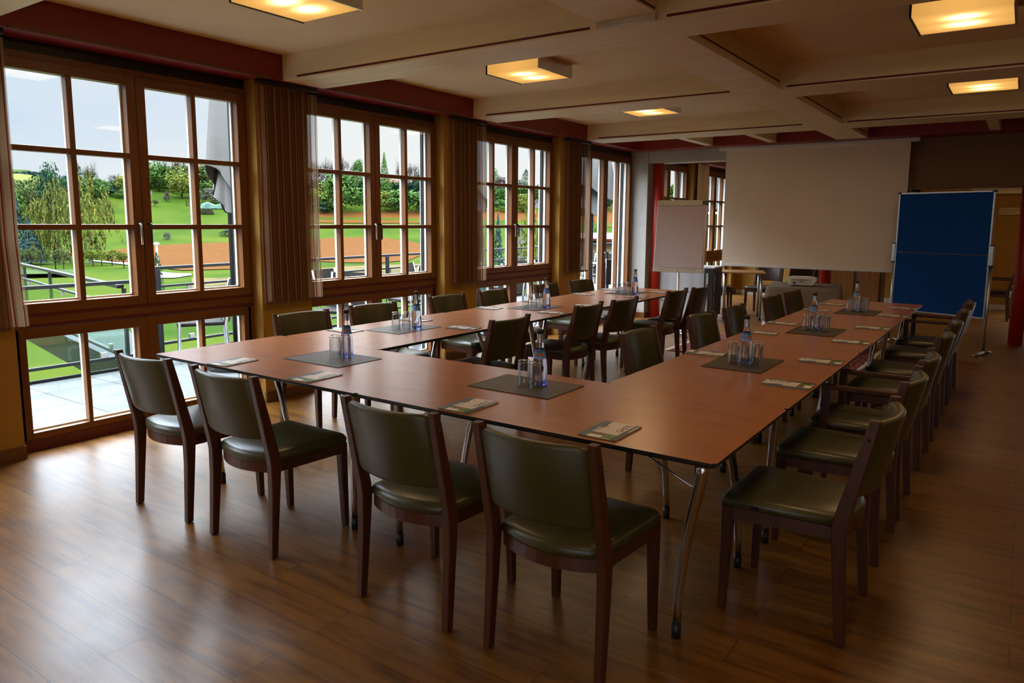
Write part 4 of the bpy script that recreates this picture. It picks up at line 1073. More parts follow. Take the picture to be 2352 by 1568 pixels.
def tree(kind, leaf, px, base, top, wpx, label, name=None, cat='tree', trunk=.22, D=None, group=None, bark=None):
    """stands where the sight line through its foot meets the ground (or at distance D along it)"""
    global ti; ti += 1
    if D: d = ray(px, base); d = d/math.hypot(d.x, d.y); g_ = CAM+d*D; g_.z = min(g_.z, 1e9); g_ = Vector((g_.x, g_.y, g_.z))
    else: g_ = ground(px, base)
    dp = depth(g_); k = dp/F_PX; H = (base-top)*k*1.0; W = wpx*k
    if D: hz = height(g_.x, g_.y); H += g_.z-hz; g_.z = hz
    o = thing(name or {'spruce': 'spruce_tree', 'bush': 'bush', 'birch': 'birch_tree', 'bare': 'bare_tree', 'apple': 'apple_tree', 'column': 'cypress_tree'}.get(kind, 'broadleaf_tree'), label, cat, g_, rnd.uniform(0, 6.28), group)
    tf = 0 if kind in ('bush',) else (trunk if kind not in ('spruce', 'column') else .06)
    c = link('crown', CR[kind][ti % len(CR[kind])], o); c.location = (0, 0, H*tf*(.8 if kind != 'bare' else .9)); c.scale = (W, W, H*(1-tf*.8))
    c.material_slots[0].link = 'OBJECT'; c.material_slots[0].material = LM[leaf]
    if tf > 0:
        r_ = max(.10, W*.028); tk = link('trunk', TRK, o); tk.scale = (r_, r_, H*(tf+.25))
        if bark: tk.material_slots[0].link = 'OBJECT'; tk.material_slots[0].material = bark
    return o
def hill(px, base, top, w, kind, leaf, label, **kw): return tree(kind, leaf, px, base, top, w, label, **kw)
Lw = 'seen through the left window'
tree('birch', 'birch', 138, 606, 418, 74, 'tall yellow-green weeping birch '+Lw+', left of the bar', bark=M['birchbark'], trunk=.10)
tree('birch', 'birch', 208, 606, 406, 118, 'widest drooping yellow birch '+Lw+', right of the centre bar', bark=M['birchbark'], trunk=.08)
tree('birch', 'birch', 96, 604, 460, 70, 'low drooping yellow-green birch '+Lw, bark=M['birchbark'], trunk=.10)
tree('spruce', 'blue', 45, 606, 440, 60, 'dark blue-green spruce at the left edge '+Lw)
tree('round', 'green', 30, 560, 432, 60, 'bright green round tree left of the spruce '+Lw)
tree('spruce', 'blue', 72, 608, 500, 70, 'low dark spruce behind the apple trees '+Lw)
tree('round', 'dark', 132, 520, 375, 60, 'dark green broad tree on the skyline '+Lw, trunk=.1)
tree('column', 'dark', 178, 500, 363, 40, 'tall dark pointed tree on the skyline '+Lw, trunk=.05)
tree('bare', 'olive', 214, 470, 374, 46, 'lacy spreading tree on the skyline '+Lw)
tree('round', 'green', 218, 470, 404, 70, 'green domed tree below the lacy tree '+Lw, trunk=.1)
tree('round', 'olive', 78, 500, 410, 74, 'olive round tree in the middle of the slope '+Lw, trunk=.08)
tree('round', 'green', 55, 480, 415, 60, 'mid-green round tree on the upper slope '+Lw, trunk=.08)
tree('round', 'olive', 104, 470, 405, 50, 'small olive tree below the skyline '+Lw, trunk=.08)
tree('bare', 'purple', 266, 440, 400, 26, 'thin purple-brown bare tree on the skyline '+Lw)
tree('round', 'yellow', 284, 450, 404, 40, 'yellow-green tree next to the right sash frame '+Lw, trunk=.1)
tree('round', 'dark', 252, 450, 415, 46, 'dark round tree beside the bare tree '+Lw, trunk=.1)
tree('bush', 'green', 280, 455, 436, 30, 'small green bush at the top of the meadow '+Lw, cat='bush')
for j, (x, b, tp, w) in enumerate(((57, 615, 573, 36), (75, 622, 565, 34), (95, 614, 572, 34), (128, 618, 570, 46), (147, 621, 573, 36), (192, 612, 572, 40), (214, 611, 574, 34), (234, 610, 574, 36), (258, 610, 574, 40), (285, 616, 576, 40))):
    tree('apple', 'olive' if j < 5 else 'yellow', x, b, tp, w, 'small gnarled apple tree in the orchard, %s from the left' % ['first', 'second', 'third', 'fourth', 'fifth', 'sixth', 'seventh', 'eighth', 'ninth', 'tenth'][j], group='orchard apple trees', trunk=.34)
Rw = 'seen through the left window'
tree('round', 'green', 366, 440, 372, 62, 'broad green tree on the hill crest '+Rw+', left end', trunk=.06)
tree('round', 'yellow', 418, 455, 385, 62, 'bright yellow-green round tree in the middle of the hill '+Rw, trunk=.06)
tree('bare', 'olive', 410, 440, 366, 60, 'thin half-bare tree behind the bright round tree '+Rw)
tree('round', 'olive', 470, 435, 372, 70, 'large olive-green tree on the crest '+Rw, trunk=.06)
tree('round', 'green', 524, 440, 372, 60, 'green tree behind the folded parasol '+Rw, trunk=.06)
tree('round', 'yellow', 498, 452, 412, 40, 'small yellow-green tree in front of the crest '+Rw, trunk=.08)
tree('round', 'green', 462, 455, 415, 40, 'small rounded green tree above the tarpaulin '+Rw, trunk=.06)
tree('bush', 'grey', 483, 466, 432, 44, 'greyish leafless bush above the tarpaulin '+Rw, cat='bush')
tree('bush', 'dark', 520, 468, 446, 48, 'dark green bush beside the tarpaulin '+Rw, cat='bush')
tree('bush', 'purple', 384, 463, 440, 14, 'dark narrow bush by the fence '+Rw, cat='bush')
tree('apple', 'olive', 356, 474, 458, 18, 'tiny solitary fruit tree on the meadow '+Rw)
tree('bush', 'dark', 528, 542, 526, 44, 'low dark bush just above the brown field '+Rw, cat='bush')
tree('bush', 'grey', 384, 552, 533, 16, 'small scraggy shrub on the meadow strip '+Rw, cat='bush')
tree('column', 'dark', 362, 628, 578, 26, 'clipped dark green conifer ball by the railing '+Rw, name='clipped_conifer', D=46)
Mw = 'seen through the second window'
tree('bare', 'grey', 728, 470, 372, 70, 'leafless grey tree at the left '+Mw)
tree('bare', 'grey', 752, 462, 366, 50, 'thin leafless tree beside the big bush '+Mw)
tree('round', 'yellow', 745, 478, 418, 60, 'yellow-green tree left of the big bush '+Mw, trunk=.04)
tree('bush', 'green', 788, 488, 394, 104, 'huge domed green bush at the edge of the brown field '+Mw, cat='bush')
tree('bush', 'dark', 735, 488, 462, 60, 'low dark shrub in front of the big bush '+Mw, cat='bush')
tree('bare', 'purple', 792, 440, 360, 34, 'bare purple-brown tree on the skyline '+Mw)
tree('round', 'green', 828, 450, 368, 40, 'round green tree on the skyline '+Mw, trunk=.1)
tree('spruce', 'green', 884, 470, 352, 40, 'pointed pale green conifer on the skyline '+Mw)
tree('round', 'orange', 898, 460, 408, 34, 'orange-tinted tree behind the hedge bush '+Mw, trunk=.05)
tree('bush', 'yellow', 884, 486, 440, 50, 'yellow-green bush at the field edge, left of the wide bush '+Mw, cat='bush')
tree('bush', 'green', 930, 487, 434, 96, 'wide green bush at the edge of the brown field '+Mw, cat='bush')
tree('bare', 'grey', 918, 460, 370, 30, 'thin bare tree left of the forked one '+Mw)
tree('bare', 'grey', 942, 468, 374, 46, 'tall forked bare tree '+Mw)
tree('round', 'dark', 968, 470, 392, 44, 'dark green tree at the right '+Mw, trunk=.05)
tree('bush', 'dark', 974, 486, 452, 40, 'grey-green shrub at the right end of the hedge '+Mw, cat='bush')
tree('bush', 'purple', 978, 572, 508, 26, 'purple-leaved shrub at the right edge '+Mw, cat='bush', D=60)
tree('round', 'green', 850, 462, 398, 50, 'green tree hidden behind the window stile '+Mw, trunk=.05)
Tw = 'seen through the third window'
tree('round', 'green', 1136, 450, 390, 34, 'round green tree on the skyline '+Tw, trunk=.08)
tree('round', 'purple', 1150, 460, 408, 50, 'purplish tree beside the white gable '+Tw, trunk=.05)
tree('bush', 'grey', 1140, 470, 436, 46, 'grey-green shrub below the white gable '+Tw, cat='bush')
tree('bush', 'green', 1152, 486, 458, 40, 'green bush at the field edge '+Tw, cat='bush')
tree('column', 'dark', 1208, 440, 378, 22, 'slim dark green tree on the skyline '+Tw)
tree('round', 'dark', 1196, 458, 412, 44, 'dark tree in the middle of the slope '+Tw, trunk=.05)
tree('bush', 'yellow', 1196, 452, 440, 26, 'yellow-topped clipped hedge '+Tw, name='hedge', cat='hedge')
tree('round', 'yellow', 1202, 488, 446, 44, 'yellow-green tree at the field edge '+Tw, trunk=.05)
tree('round', 'dark', 1246, 460, 424, 44, 'dark tree beside the grey roof '+Tw, trunk=.05)
tree('spruce', 'blue', 1104, 578, 470, 40, 'dark blue spruce behind the blind '+Tw, D=70)
tree('spruce', 'blue', 1144, 582, 492, 52, 'blue-green spruce close behind the railing '+Tw, D=62)
tree('spruce', 'blue', 1186, 578, 522, 24, 'small blue spruce by the grey roof '+Tw, D=60)
tree('round', 'yellow', 1222, 592, 470, 60, 'loose yellow-green tree close behind the railing '+Tw, trunk=.12, D=46)
Dw = 'seen through the glazed terrace door'
tree('round', 'dark', 1362, 488, 425, 50, 'dark green tree behind the parasol '+Dw, trunk=.05)
tree('bush', 'green', 1372, 488, 462, 36, 'bright green bush at the field edge '+Dw, cat='bush')
tree('round', 'green', 1404, 470, 440, 40, 'grey-green tree below the chalet '+Dw, trunk=.05)
tree('round', 'dark', 1392, 480, 450, 24, 'dark tree left of the yellow house '+Dw, trunk=.05)
tree('bush', 'green', 1366, 548, 516, 60, 'green bush behind the red awning '+Dw, cat='bush', D=60)
tree('round', 'orange', 1516, 452, 410, 26, 'orange autumn tree seen beside the red column', trunk=.05)
tree('column', 'dark', 1527, 450, 412, 10, 'slim dark conifer beside the orange tree')
# woodland belts along the crest: nobody could count these trees
def belt(label, pts, leaf, seed):
    rr = random.Random(seed); m = MB()
    for (x0, b0, t0), (x1, b1, t1) in zip(pts, pts[1:]):
        for k in range(int((x1-x0)*3)):
            u = rr.random(); x = x0+(x1-x0)*u; b = b0+(b1-b0)*u; tp = t0+(t1-t0)*u
            g_ = ground(x, b); dp = depth(g_); kk = dp/F_PX; hh = (b-tp)*kk*(.75+.3*noise.noise(Vector((x*.09, seed, 0)))+.15*rr.random()); w = 12*kk
            for q in range(26):
                f = rr.random(); p = g_+Vector((rr.uniform(-w, w)*.5, rr.uniform(-w, w)*.5, hh*f)); card(m, p, Vector((rr.uniform(-1, 1), rr.uniform(-1, 1), .4)), rr.uniform(2.0, 4.2)*kk, rr)
    o = m.build('woodland', LM[leaf], None, False); return tag(o, label, 'woodland', None, 'stuff')
belt('dark green woodland along the crest seen through the left half of the left window', [(15, 452, 408), (90, 452, 412), (180, 446, 410), (310, 440, 414)], 'olive', 1)
belt('green woodland along the crest seen through the right half of the left window', [(330, 434, 378), (450, 432, 376), (560, 436, 382)], 'green', 2)
belt('mixed woodland behind the bushes seen through the second window', [(690, 470, 410), (850, 466, 412), (1000, 470, 415)], 'dark', 3)
belt('wooded slope around the houses seen through the third window and the terrace door', [(1090, 476, 428), (1270, 474, 424), (1440, 470, 424), (1560, 470, 420)], 'green', 4)
belt('far wooded ridge on the skyline seen through the left window', [(15, 404, 396), (70, 402, 394), (130, 404, 398)], 'blue', 6)  # bluish leaf colour of the far ridges stands in for haze
belt('bluish wooded ridge behind the chalet', [(1380, 440, 412), (1460, 438, 408), (1580, 438, 402)], 'blue', 5)  # blue leaf tone in place of distance haze here too

# ------------------------------------------------------------------ houses and things on the slope
M['hroof'] = plain('slate_roof', (.11, .10, .11), .7, var=.2, scale=1); M['rroof'] = plain('tile_roof', (.24, .075, .06), .7, var=.2, scale=1)
M['hwhite'] = plain('house_white', (.62, .61, .60), .8, var=.03, scale=1); M['hyellow'] = plain('house_yellow', (.62, .42, .16), .8, var=.03, scale=1); M['hglass'] = plain('house_glass', (.05, .07, .09), .1)
def house(px, base, wpx, hpx, roofpx, rz, label, wall, roof, wins, name='house', D=None, ridge=0, chim=False, deep=.8):
    if D:
        d = ray(px, base); d = d/math.hypot(d.x, d.y); g_ = CAM+d*D
    else: g_ = ground(px, base)
    k = depth(g_)/F_PX; W, H, Hr, Dp = wpx*k, hpx*k, roofpx*k, wpx*k*deep
    face = math.atan2(CAM.x-g_.x, -(CAM.y-g_.y))
    o = thing(name, label, 'house' if name == 'house' else name.replace('_', ' '), g_, face+R(rz))
    m = MB().box(-W/2, W/2, 0, Dp, -2, H)
    if ridge == 0: m.prism([(-W/2, H), (W/2, H), (0, H+Hr)], 1, 0, Dp)      # gable towards us
    m.build('wall', wall, o)
    m = MB(); e = .06*W
    if ridge == 0:
        for s in (-1, 1):
            m.add([(s*(W/2+e), -e, H-Hr*e/(W/2)), (s*(W/2+e), Dp+e, H-Hr*e/(W/2)), (0, Dp+e, H+Hr), (0, -e, H+Hr), (s*(W/2+e), -e, H-Hr*e/(W/2)-.25), (s*(W/2+e), Dp+e, H-Hr*e/(W/2)-.25), (0, Dp+e, H+Hr-.25), (0, -e, H+Hr-.25)], [(0, 1, 2, 3), (4, 5, 6, 7), (0, 1, 5, 4), (0, 3, 7, 4), (1, 2, 6, 5)])
    else:
        m.prism([(-e, H-.2), (Dp+e, H-.2), (Dp/2, H+Hr)], 0, -W/2-e, W/2+e)
    m.build('roof', roof, o)
    for (u, v_, w_, h_) in wins:
        f = MB().box(u*W-w_*W/2, u*W+w_*W/2, -.06, .02, v_*H-h_*H/2, v_*H+h_*H/2).build('window', M['hwhite'], o)
        MB().box(u*W-w_*W*.42, u*W-w_*W*.03, -.09, 0, v_*H-h_*H*.42, v_*H+h_*H*.42).box(u*W+w_*W*.03, u*W+w_*W*.42, -.09, 0, v_*H-h_*H*.42, v_*H+h_*H*.42).build('pane', M['hglass'], f)
    if chim: MB().box(W*.15, W*.22, Dp*.4, Dp*.5, H+Hr*.5, H+Hr*1.25).build('chimney', M['rroof'], o)
    return o
house(1152, 452, 20, 14, 12, 25, 'white gabled house among trees seen through the third window', M['hwhite'], M['rroof'], [(0, .55, .22, .4), (0, 1.2, .18, .3)])
house(1244, 424, 34, 10, 14, -10, 'house with a pale grey roof on the skyline seen through the third window', M['hwhite'], M['hroof'], [(-.1, .5, .16, .6), (.2, .5, .16, .6)], ridge=1, chim=True)
house(1238, 478, 20, 12, 8, 30, 'small white shed with a brown roof edge seen through the third window', M['hwhite'], M['rroof'], [], name='shed')
house(1196, 580, 30, 34, 26, 20, 'grey-roofed building close by, behind the spruce seen through the third window', M['hwhite'], M['hroof'], [], D=75)
house(1411, 447, 44, 20, 9, 8, 'white chalet with a dark roof and window row seen through the terrace door', M['hwhite'], M['hroof'], [(-.38, .62, .13, .5), (-.2, .62, .13, .5), (-.02, .62, .13, .5), (.25, .62, .16, .4), (.35, .2, .12, .3)], chim=False)
house(1416, 487, 34, 16, 20, -25, 'yellow gabled house with a dark red roof seen through the terrace door', M['hyellow'], M['rroof'], [(.05, 1.1, .22, .38), (-.22, .15, .12, .2), (.22, .15, .12, .2)], deep=1.3)
house(1531, 448, 40, 19, 12, 10, 'white chalet with a grey roof seen beside the red column', M['hwhite'], M['hroof'], [(-.3, .5, .14, .5), (-.1, .5, .14, .5), (.1, .5, .14, .5), (.32, .5, .14, .5)])
house(344, 448, 10, 9, 3, 0, 'small white shed at the left of the hill meadow', M['hwhite'], M['hwhite'], [], name='shed')
# red-awning building near the far end of the terrace
g_ = at(1392, 590, 1, 34.0)
o = thing('pavilion', 'low pavilion with a red roof edge behind the railing seen through the terrace door', 'pavilion', (g_.x, g_.y, height(g_.x, g_.y)), R(-20))
hz = at(1392, 553, 1, 34.0).z-o.location.z; ht = at(1392, 537, 1, 34.0).z-o.location.z
MB().box(-3.2, 3.2, 0, 4, 0, hz).build('wall', M['hyellow'], o)
MB().box(-3.5, 3.5, -.4, 4.4, hz, hz+.12).build('fascia', plain('fascia_red', (.42, .03, .03), .6), o)
MB().prism([(-.4, hz+.12), (4.4, hz+.12), (4.0, ht), (.4, ht)], 0, -3.5, 3.5).build('roof', plain('roof_pink', (.48, .30, .32), .6), o)
# neighbouring wing seen through the last window
o = thing('neighbouring_wing', 'yellow neighbouring wing with tall windows seen through the farthest window', 'building', (-6.95, 24, -.2), R(0))
MB().box(-2.35, 2.35, 0, 4, -2, 2.2).build('wall', M['hyellow'], o); MB().box(-2.4, 2.4, -.1, 4, 2.2, 4.2).build('fascia', plain('fascia_grey', (.40, .40, .41), .6), o)
for x in (-1.55, -.3, .95): f = MB().box(x-.5, x+.5, -.03, .02, .1, 2.1).build('window', M['white_metal'], o); MB().box(x-.43, x+.43, -.05, 0, .17, 2.03).build('pane', plain('wing_glass', (.16, .15, .05), .08), f)
# tractor with trailer
g_ = ground(140, 598); k = depth(g_)/F_PX; face = math.atan2(CAM.x-g_.x, -(CAM.y-g_.y))
o = thing('tractor', 'red tractor behind the apple trees', 'tractor', g_, face)
s_ = k
MB().box(-16*s_, 3*s_, 0, 14*s_, 8*s_, 16*s_).box(4*s_, 22*s_, 1*s_, 13*s_, 8*s_, 17*s_, 0, 1.5*s_).build('body', plain('tractor_red', (.50, .02, .02), .4), o)
c2 = MB().box(-15*s_, 3*s_, 1*s_, 13*s_, 16*s_, 27*s_, 0, 1*s_).build('cab', M['hglass'], o)
MB().box(-17*s_, 5*s_, 0, 14*s_, 27*s_, 30.5*s_, 0, 1*s_).build('cab_roof', plain('cab_roof_red', (.62, .02, .03), .4), c2)
for x, r in ((-8, 9), (15, 6)):
    for y in (-2, 13): MB().tube([(x*s_, y*s_, r*s_), (x*s_, (y+3)*s_, r*s_)], r*s_, 20).build('wheel', M['black'], o)
g_ = ground(80, 600); o = thing('trailer', 'green farm trailer behind the apple trees at the left', 'trailer', g_, face)
MB().box(-40*s_, 30*s_, 0, 12*s_, 9*s_, 24*s_).build('box', plain('trailer_green', (.03, .09, .05), .6), o)
for x in (-26, -12, 16): MB().tube([(x*s_, -1*s_, 5*s_), (x*s_, 3*s_, 5*s_)], 5*s_, 18).build('wheel', M['black'], o)
# tarpaulin heap and log pile, gate, lamp post, field post
g_ = ground(503, 480); k = depth(g_)/F_PX; face = math.atan2(CAM.x-g_.x, -(CAM.y-g_.y))
o = thing('tarpaulin', 'pale green tarpaulin over a long heap on the hill meadow', 'tarpaulin', g_, face)
rr = random.Random(3); rows = []
for j in range(7):
    rows.append([Vector(((i-15)*2.8*k, (j*3-3)*k, (12*math.sin(math.pi*j/6)*(1-.25*math.cos(i*.5))*min(1, (i+1)*.3, (31-i)*.3)+rr.uniform(0, 1.4))*k+.05)) for i in range(31)])
MB().grid(rows).build('sheet', plain('tarp_green', (.20, .40, .30), .5, var=.35, scale=.8), o)
g_ = ground(474, 492); o = thing('log_pile', 'pile of cut logs in front of the tarpaulin', 'log pile', g_, face)
m = MB()
for j in range(4):
    for i in range(9-j): m.tube([((i*3.6-14+j*1.8)*k, -2*k, (2+3.1*j)*k), ((i*3.6-14+j*1.8)*k, 10*k, (2+3.1*j)*k)], 1.8*k, 8)
m.build('logs', plain('logs', (.10, .075, .055), .9, var=.5, scale=1), o)['kind'] = 'stuff'
g_ = ground(438, 474); o = thing('field_gate', 'wooden field gate on the hill meadow', 'gate', g_, face)
for z in (2, 6, 10): MB().box(-9*k, 9*k, 0, .5*k, z*k, (z+1.4)*k).build('bar', M['bark'], o)
for x in (-9, 0, 9): MB().box((x-.7)*k, (x+.7)*k, 0, 1*k, -1*k, 13*k).build('post', M['bark'], o)
d = ray(361, 590); d = d/math.hypot(d.x, d.y); g_ = CAM+d*48; hz = height(g_.x, g_.y); top = (CAM+ray(361, 558)/math.hypot(ray(361, 558).x, ray(361, 558).y)*48).z
o = thing('lamp_post', 'slim white lamp post behind the clipped conifer', 'lamp post', (g_.x, g_.y, hz)); MB().tube([(0, 0, 0), (0, 0, top-hz)], .05, 8).build('pole', M['white_metal'], o); MB().lathe([(.05, top-hz-.15), (.16, top-hz-.05), (.16, top-hz), (.0, top-hz+.05)], 12).build('lantern', M['white_metal'], o)
g_ = at(729, 600, 0, -22); hz = height(g_.x, g_.y); o = thing('wooden_post', 'slender dark post standing before the brown field, by the second blind', 'post', (g_.x, g_.y, hz)); ztop = at(727, 488, 0, -22).z; MB().tube([(0, 0, 0), (0, 0, ztop-hz)], .05, 8).build('shaft', M['bark'], o)

# ------------------------------------------------------------------ terrace furniture
t = NT('rattan'); v = t.coord((60, 60, 60)); wv = t.n('ShaderNodeTexWave', wave_type='BANDS', bands_direction='DIAGONAL'); wv.inputs['Scale'].default_value = .55; wv.inputs['Distortion'].default_value = .6; t.l(v, wv.inputs['Vector'])
t.base(t.ramp(wv.outputs['Color'], [(.3, (.025, .020, .018)), (.7, (.12, .10, .085))])); t.bump(wv.outputs['Fac'], .6, .004); M['rattan'] = t.set(.45)
def make_rattan():
    o = thing('rattan_armchair', 'x', 'chair', (0, 0, 0), 0, 'rattan chairs on the terrace')
    def shell(name, pts, th):
        rows = [[Vector(p) for p in r_] for r_ in pts]; m = MB().grid(rows)
        back = [[p+Vector((0, -th, -.004)) for p in r_] for r_ in rows]; m.grid(back)
        for a, b in ((rows[0], back[0]), (rows[-1], back[-1])): m.grid([a, b])
        m.grid([[r_[0] for r_ in rows], [r_[0] for r_ in back]]); m.grid([[r_[-1] for r_ in rows], [r_[-1] for r_ in back]])
        return m.build(name, M['rattan'], o)
    shell('backrest', [[(-.25+.5*i/8, -.21-.10*j/4-.05*(1-((i-4)/4)**2), .42+.44*j/4-.0*j) for i in range(9)] for j in range(5)], .03)
    MB().box(-.25, .25, -.22, .25, .39, .43, 0, .015).build('seat', M['rattan'], o)
    for s in (-1, 1):
        MB().tube([(s*.29, -.27, .70), (s*.30, -.05, .665), (s*.29, .20, .65), (s*.275, .25, .60)], [.022, .028, .028, .018], 8).build('armrest', M['rattan'], o)
        MB().tube([(s*.27, .24, 0), (s*.265, .225, .40), (s*.275, .22, .63)], .015, 8).build('leg', M['alu'], o); MB().tube([(s*.26, -.27, 0), (s*.25, -.23, .40), (s*.25, -.32, .86)], .015, 8).build('leg', M['alu'], o)
    return o
C0 = make_rattan()
RC = [(-6.62, 2.42, 150, 'rattan armchair by the railing post outside the left window'), (-6.78, 4.62, -75, 'rattan armchair outside the second window, by the blind'), (-6.25, 4.05, -160, 'rattan armchair low behind the sash outside the second window'),
      (-6.40, 5.55, 170, 'rattan armchair outside the right half of the second window, left one'), (-6.95, 6.55, -60, 'rattan armchair outside the right half of the second window, right one'),
      (-5.85, 6.95, 175, 'rattan armchair behind the third blind'), (-6.45, 7.95, 165, 'rattan armchair outside the third window, left one'), (-6.0, 8.85, -95, 'rattan armchair outside the third window, right one'),
      (-5.45, 10.1, 35, 'dark rattan armchair nearest the terrace door'), (-6.65, 11.6, 180, 'rattan armchair beyond the tables outside the terrace door')]
for i, (x, y, a, lb) in enumerate(RC):
    o = C0 if i == 0 else dup(C0)
    o.location = (x, y, -.03); o.rotation_euler = (0, 0, R(a)); o['label'] = lb
def make_ttable():
    o = thing('terrace_table', 'x', 'table', (0, 0, 0), 0, 'metal terrace tables')
    MB().lathe([(.38, .705), (.40, .71), (.40, .725), (.38, .73)], 32).build('tabletop', M['steel'], o)
    MB().lathe([(.035, .03), (.035, .70)], 16).build('pole', M['steel'], o)
    MB().lathe([(.26, 0), (.25, .02), (.05, .045)], 24).build('base', M['steel'], o)
    MB().lathe([(.30, .62), (.305, .63), (.30, .64), (.295, .63)], 24, cap=False).build('ring', M['steel'], o)
    return o
T0 = make_ttable()
for i, (x, y, lb) in enumerate(((-6.0, 3.05, 'round metal terrace table outside the left window'), (-5.6, 4.75, 'round metal terrace table outside the second window, left one'), (-6.25, 6.35, 'round metal terrace table outside the second window, right one'), (-5.65, 8.1, 'round metal terrace table outside the third window'), (-6.0, 10.75, 'round metal terrace table outside the terrace door'))):
    o = T0 if i == 0 else dup(T0)
    o.location = (x, y, -.03); o['label'] = lb
o = thing('slatted_chair', 'red slatted garden chair outside the terrace door', 'chair', (-6.2, 12.6, -.03), R(200))
Mred = plain('chair_red', (.16, .012, .012), .5)
m = MB()
for k in range(7): m.box(-.22, .22, -.26-.012*k, -.24-.012*k, .45+.065*k, .50+.065*k)
m.build('backrest', Mred, o); MB().box(-.23, .23, -.24, .24, .42, .45, 0, .005).build('seat', Mred, o)
for sx in (-1, 1):
    for sy in (-1, 1): MB().box(sx*.21-.018, sx*.21+.018, sy*.22-.018, sy*.22+.018, 0, .42 if sy > 0 else .92).build('leg', Mred, o)
t = NT('parasol_cloth'); t.base(t.ramp(t.noise(t.coord(), 3, 3), [(.3, (.62, .59, .55)), (.7, (.74, .71, .66))])); M['parasol'] = t.set(.9, 0, .1)
def parasol(x, y, zl, zu, r, label, mast_off, gap):
    """cloth folded along its pole; two tiers with dark piping"""
    o = thing('parasol', label, 'parasol', (x, y, -.03), 0, 'folded cantilever parasols on the terrace')
    n = 40
    def tier(z0, z1, r0, r1, nm, cut=.0, tw=0):
        rows = []
        for j in range(13):
            f = j/12; rr_ = r0+(r1-r0)*f**.8; r_ = []
            for i in range(n+1):
                a = 2*math.pi*i/n; fold = 1+.22*math.cos(a*4+tw+f*.5)*f+.07*math.cos(a*9+1)*f
                r_.append(Vector((rr_*fold*math.cos(a), rr_*fold*math.sin(a), z0+(z1-z0)*f-cut*f*f*(.5+.5*math.cos(a*2+tw)))))
            rows.append(r_)
        c_ = MB().grid(rows).build(nm, M['parasol'], o, False)
        MB().tube([p+Vector((0, 0, -.003)) for p in rows[-1]], .007, 6, 0, False).build('piping', M['black'], c_)
    tier(zu, zl+gap, .06, r, 'canopy', .28); tier(zl+gap+.12, zl, .05, r*.62, 'canopy_lower', .16, 1.1)
    MB().tube([(0, 0, 0), (0, 0, zu+.25)], .022, 12).build('pole', M['steel'], o)
    MB().lathe([(.30, 0), (.30, .06), (.03, .09)], 20).build('base', M['steel'], o)
p_ = at(524, 400, 0, -5.9); parasol(p_.x-.0, p_.y, at(520, 444, 0, -5.9).z, 3.55, .19, 'folded beige parasol with dark piping outside the left window', 0, .30)
p_ = at(1098, 420, 0, -5.6); parasol(p_.x, p_.y, at(1098, 455, 0, -5.6).z, 3.6, .24, 'folded beige parasol half hidden behind the third blind', 0, .25)
p_ = at(1362, 420, 0, -5.5); parasol(p_.x, p_.y, at(1362, 470, 0, -5.5).z, 3.7, .40, 'folded beige parasol with dark piping outside the terrace door', 0, .36)

# ------------------------------------------------------------------ daylight
def dim(m, k):  # darkens outdoor colours to offset the boosted sky
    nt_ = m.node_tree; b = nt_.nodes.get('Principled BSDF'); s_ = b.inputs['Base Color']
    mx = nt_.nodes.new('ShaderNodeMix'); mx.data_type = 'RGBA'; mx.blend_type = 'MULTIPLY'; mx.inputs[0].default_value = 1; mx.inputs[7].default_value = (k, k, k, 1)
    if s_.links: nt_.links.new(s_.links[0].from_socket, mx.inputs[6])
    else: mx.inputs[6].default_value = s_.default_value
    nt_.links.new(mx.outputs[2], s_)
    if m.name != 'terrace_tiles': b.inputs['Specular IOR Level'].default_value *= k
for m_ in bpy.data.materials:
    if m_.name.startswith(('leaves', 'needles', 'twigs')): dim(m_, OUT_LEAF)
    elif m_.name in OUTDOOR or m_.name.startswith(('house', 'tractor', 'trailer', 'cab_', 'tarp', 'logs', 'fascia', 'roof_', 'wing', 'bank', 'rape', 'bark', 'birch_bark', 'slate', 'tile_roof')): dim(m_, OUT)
W = bpy.data.worlds.new('overcast_sky'); S.world = W; W.use_nodes = True; nt = W.node_tree
for nd in list(nt.nodes): nt.nodes.remove(nd)
def N(typ, **kw):
    nd = nt.nodes.new(typ)
    for k, v in kw.items(): setattr(nd, k, v)
    return nd
def MT(op, a, b=None):
    nd = N('ShaderNodeMath', operation=op)
    for i, v in enumerate((a, b)):
        if v is None: continue
        if hasattr(v, 'links'): nt.links.new(v, nd.inputs[i])
        else: nd.inputs[i].default_value = v
    return nd.outputs[0]
tc = N('ShaderNodeTexCoord'); sx = N('ShaderNodeSeparateXYZ'); nt.links.new(tc.outputs['Generated'], sx.inputs[0])
mp = N('ShaderNodeMapping'); mp.inputs['Scale'].default_value = (1.2, 1.2, 3.2); nt.links.new(tc.outputs['Generated'], mp.inputs['Vector'])
nz = N('ShaderNodeTexNoise'); nz.inputs['Scale'].default_value = 1.9; nz.inputs['Detail'].default_value = 5; nz.inputs['Roughness'].default_value = .55; nt.links.new(mp.outputs[0], nz.inputs['Vector'])
rp = N('ShaderNodeValToRGB'); e = rp.color_ramp.elements; e[0].position = .34; e[0].color = (.62, .78, 1.0, 1); e[1].position = .66; e[1].color = (.90, .96, 1.0, 1); nt.links.new(nz.outputs['Fac'], rp.inputs['Fac'])
# whiter and brighter towards +Y
wh = N('ShaderNodeMix', data_type='RGBA'); wf = N('ShaderNodeMapRange'); wf.inputs['From Min'].default_value = .35; wf.inputs['From Max'].default_value = .68; nt.links.new(sx.outputs[1], wf.inputs['Value'])
nt.links.new(wf.outputs[0], wh.inputs[0]); nt.links.new(rp.outputs[0], wh.inputs[6]); wh.inputs[7].default_value = (.97, .99, 1.0, 1)
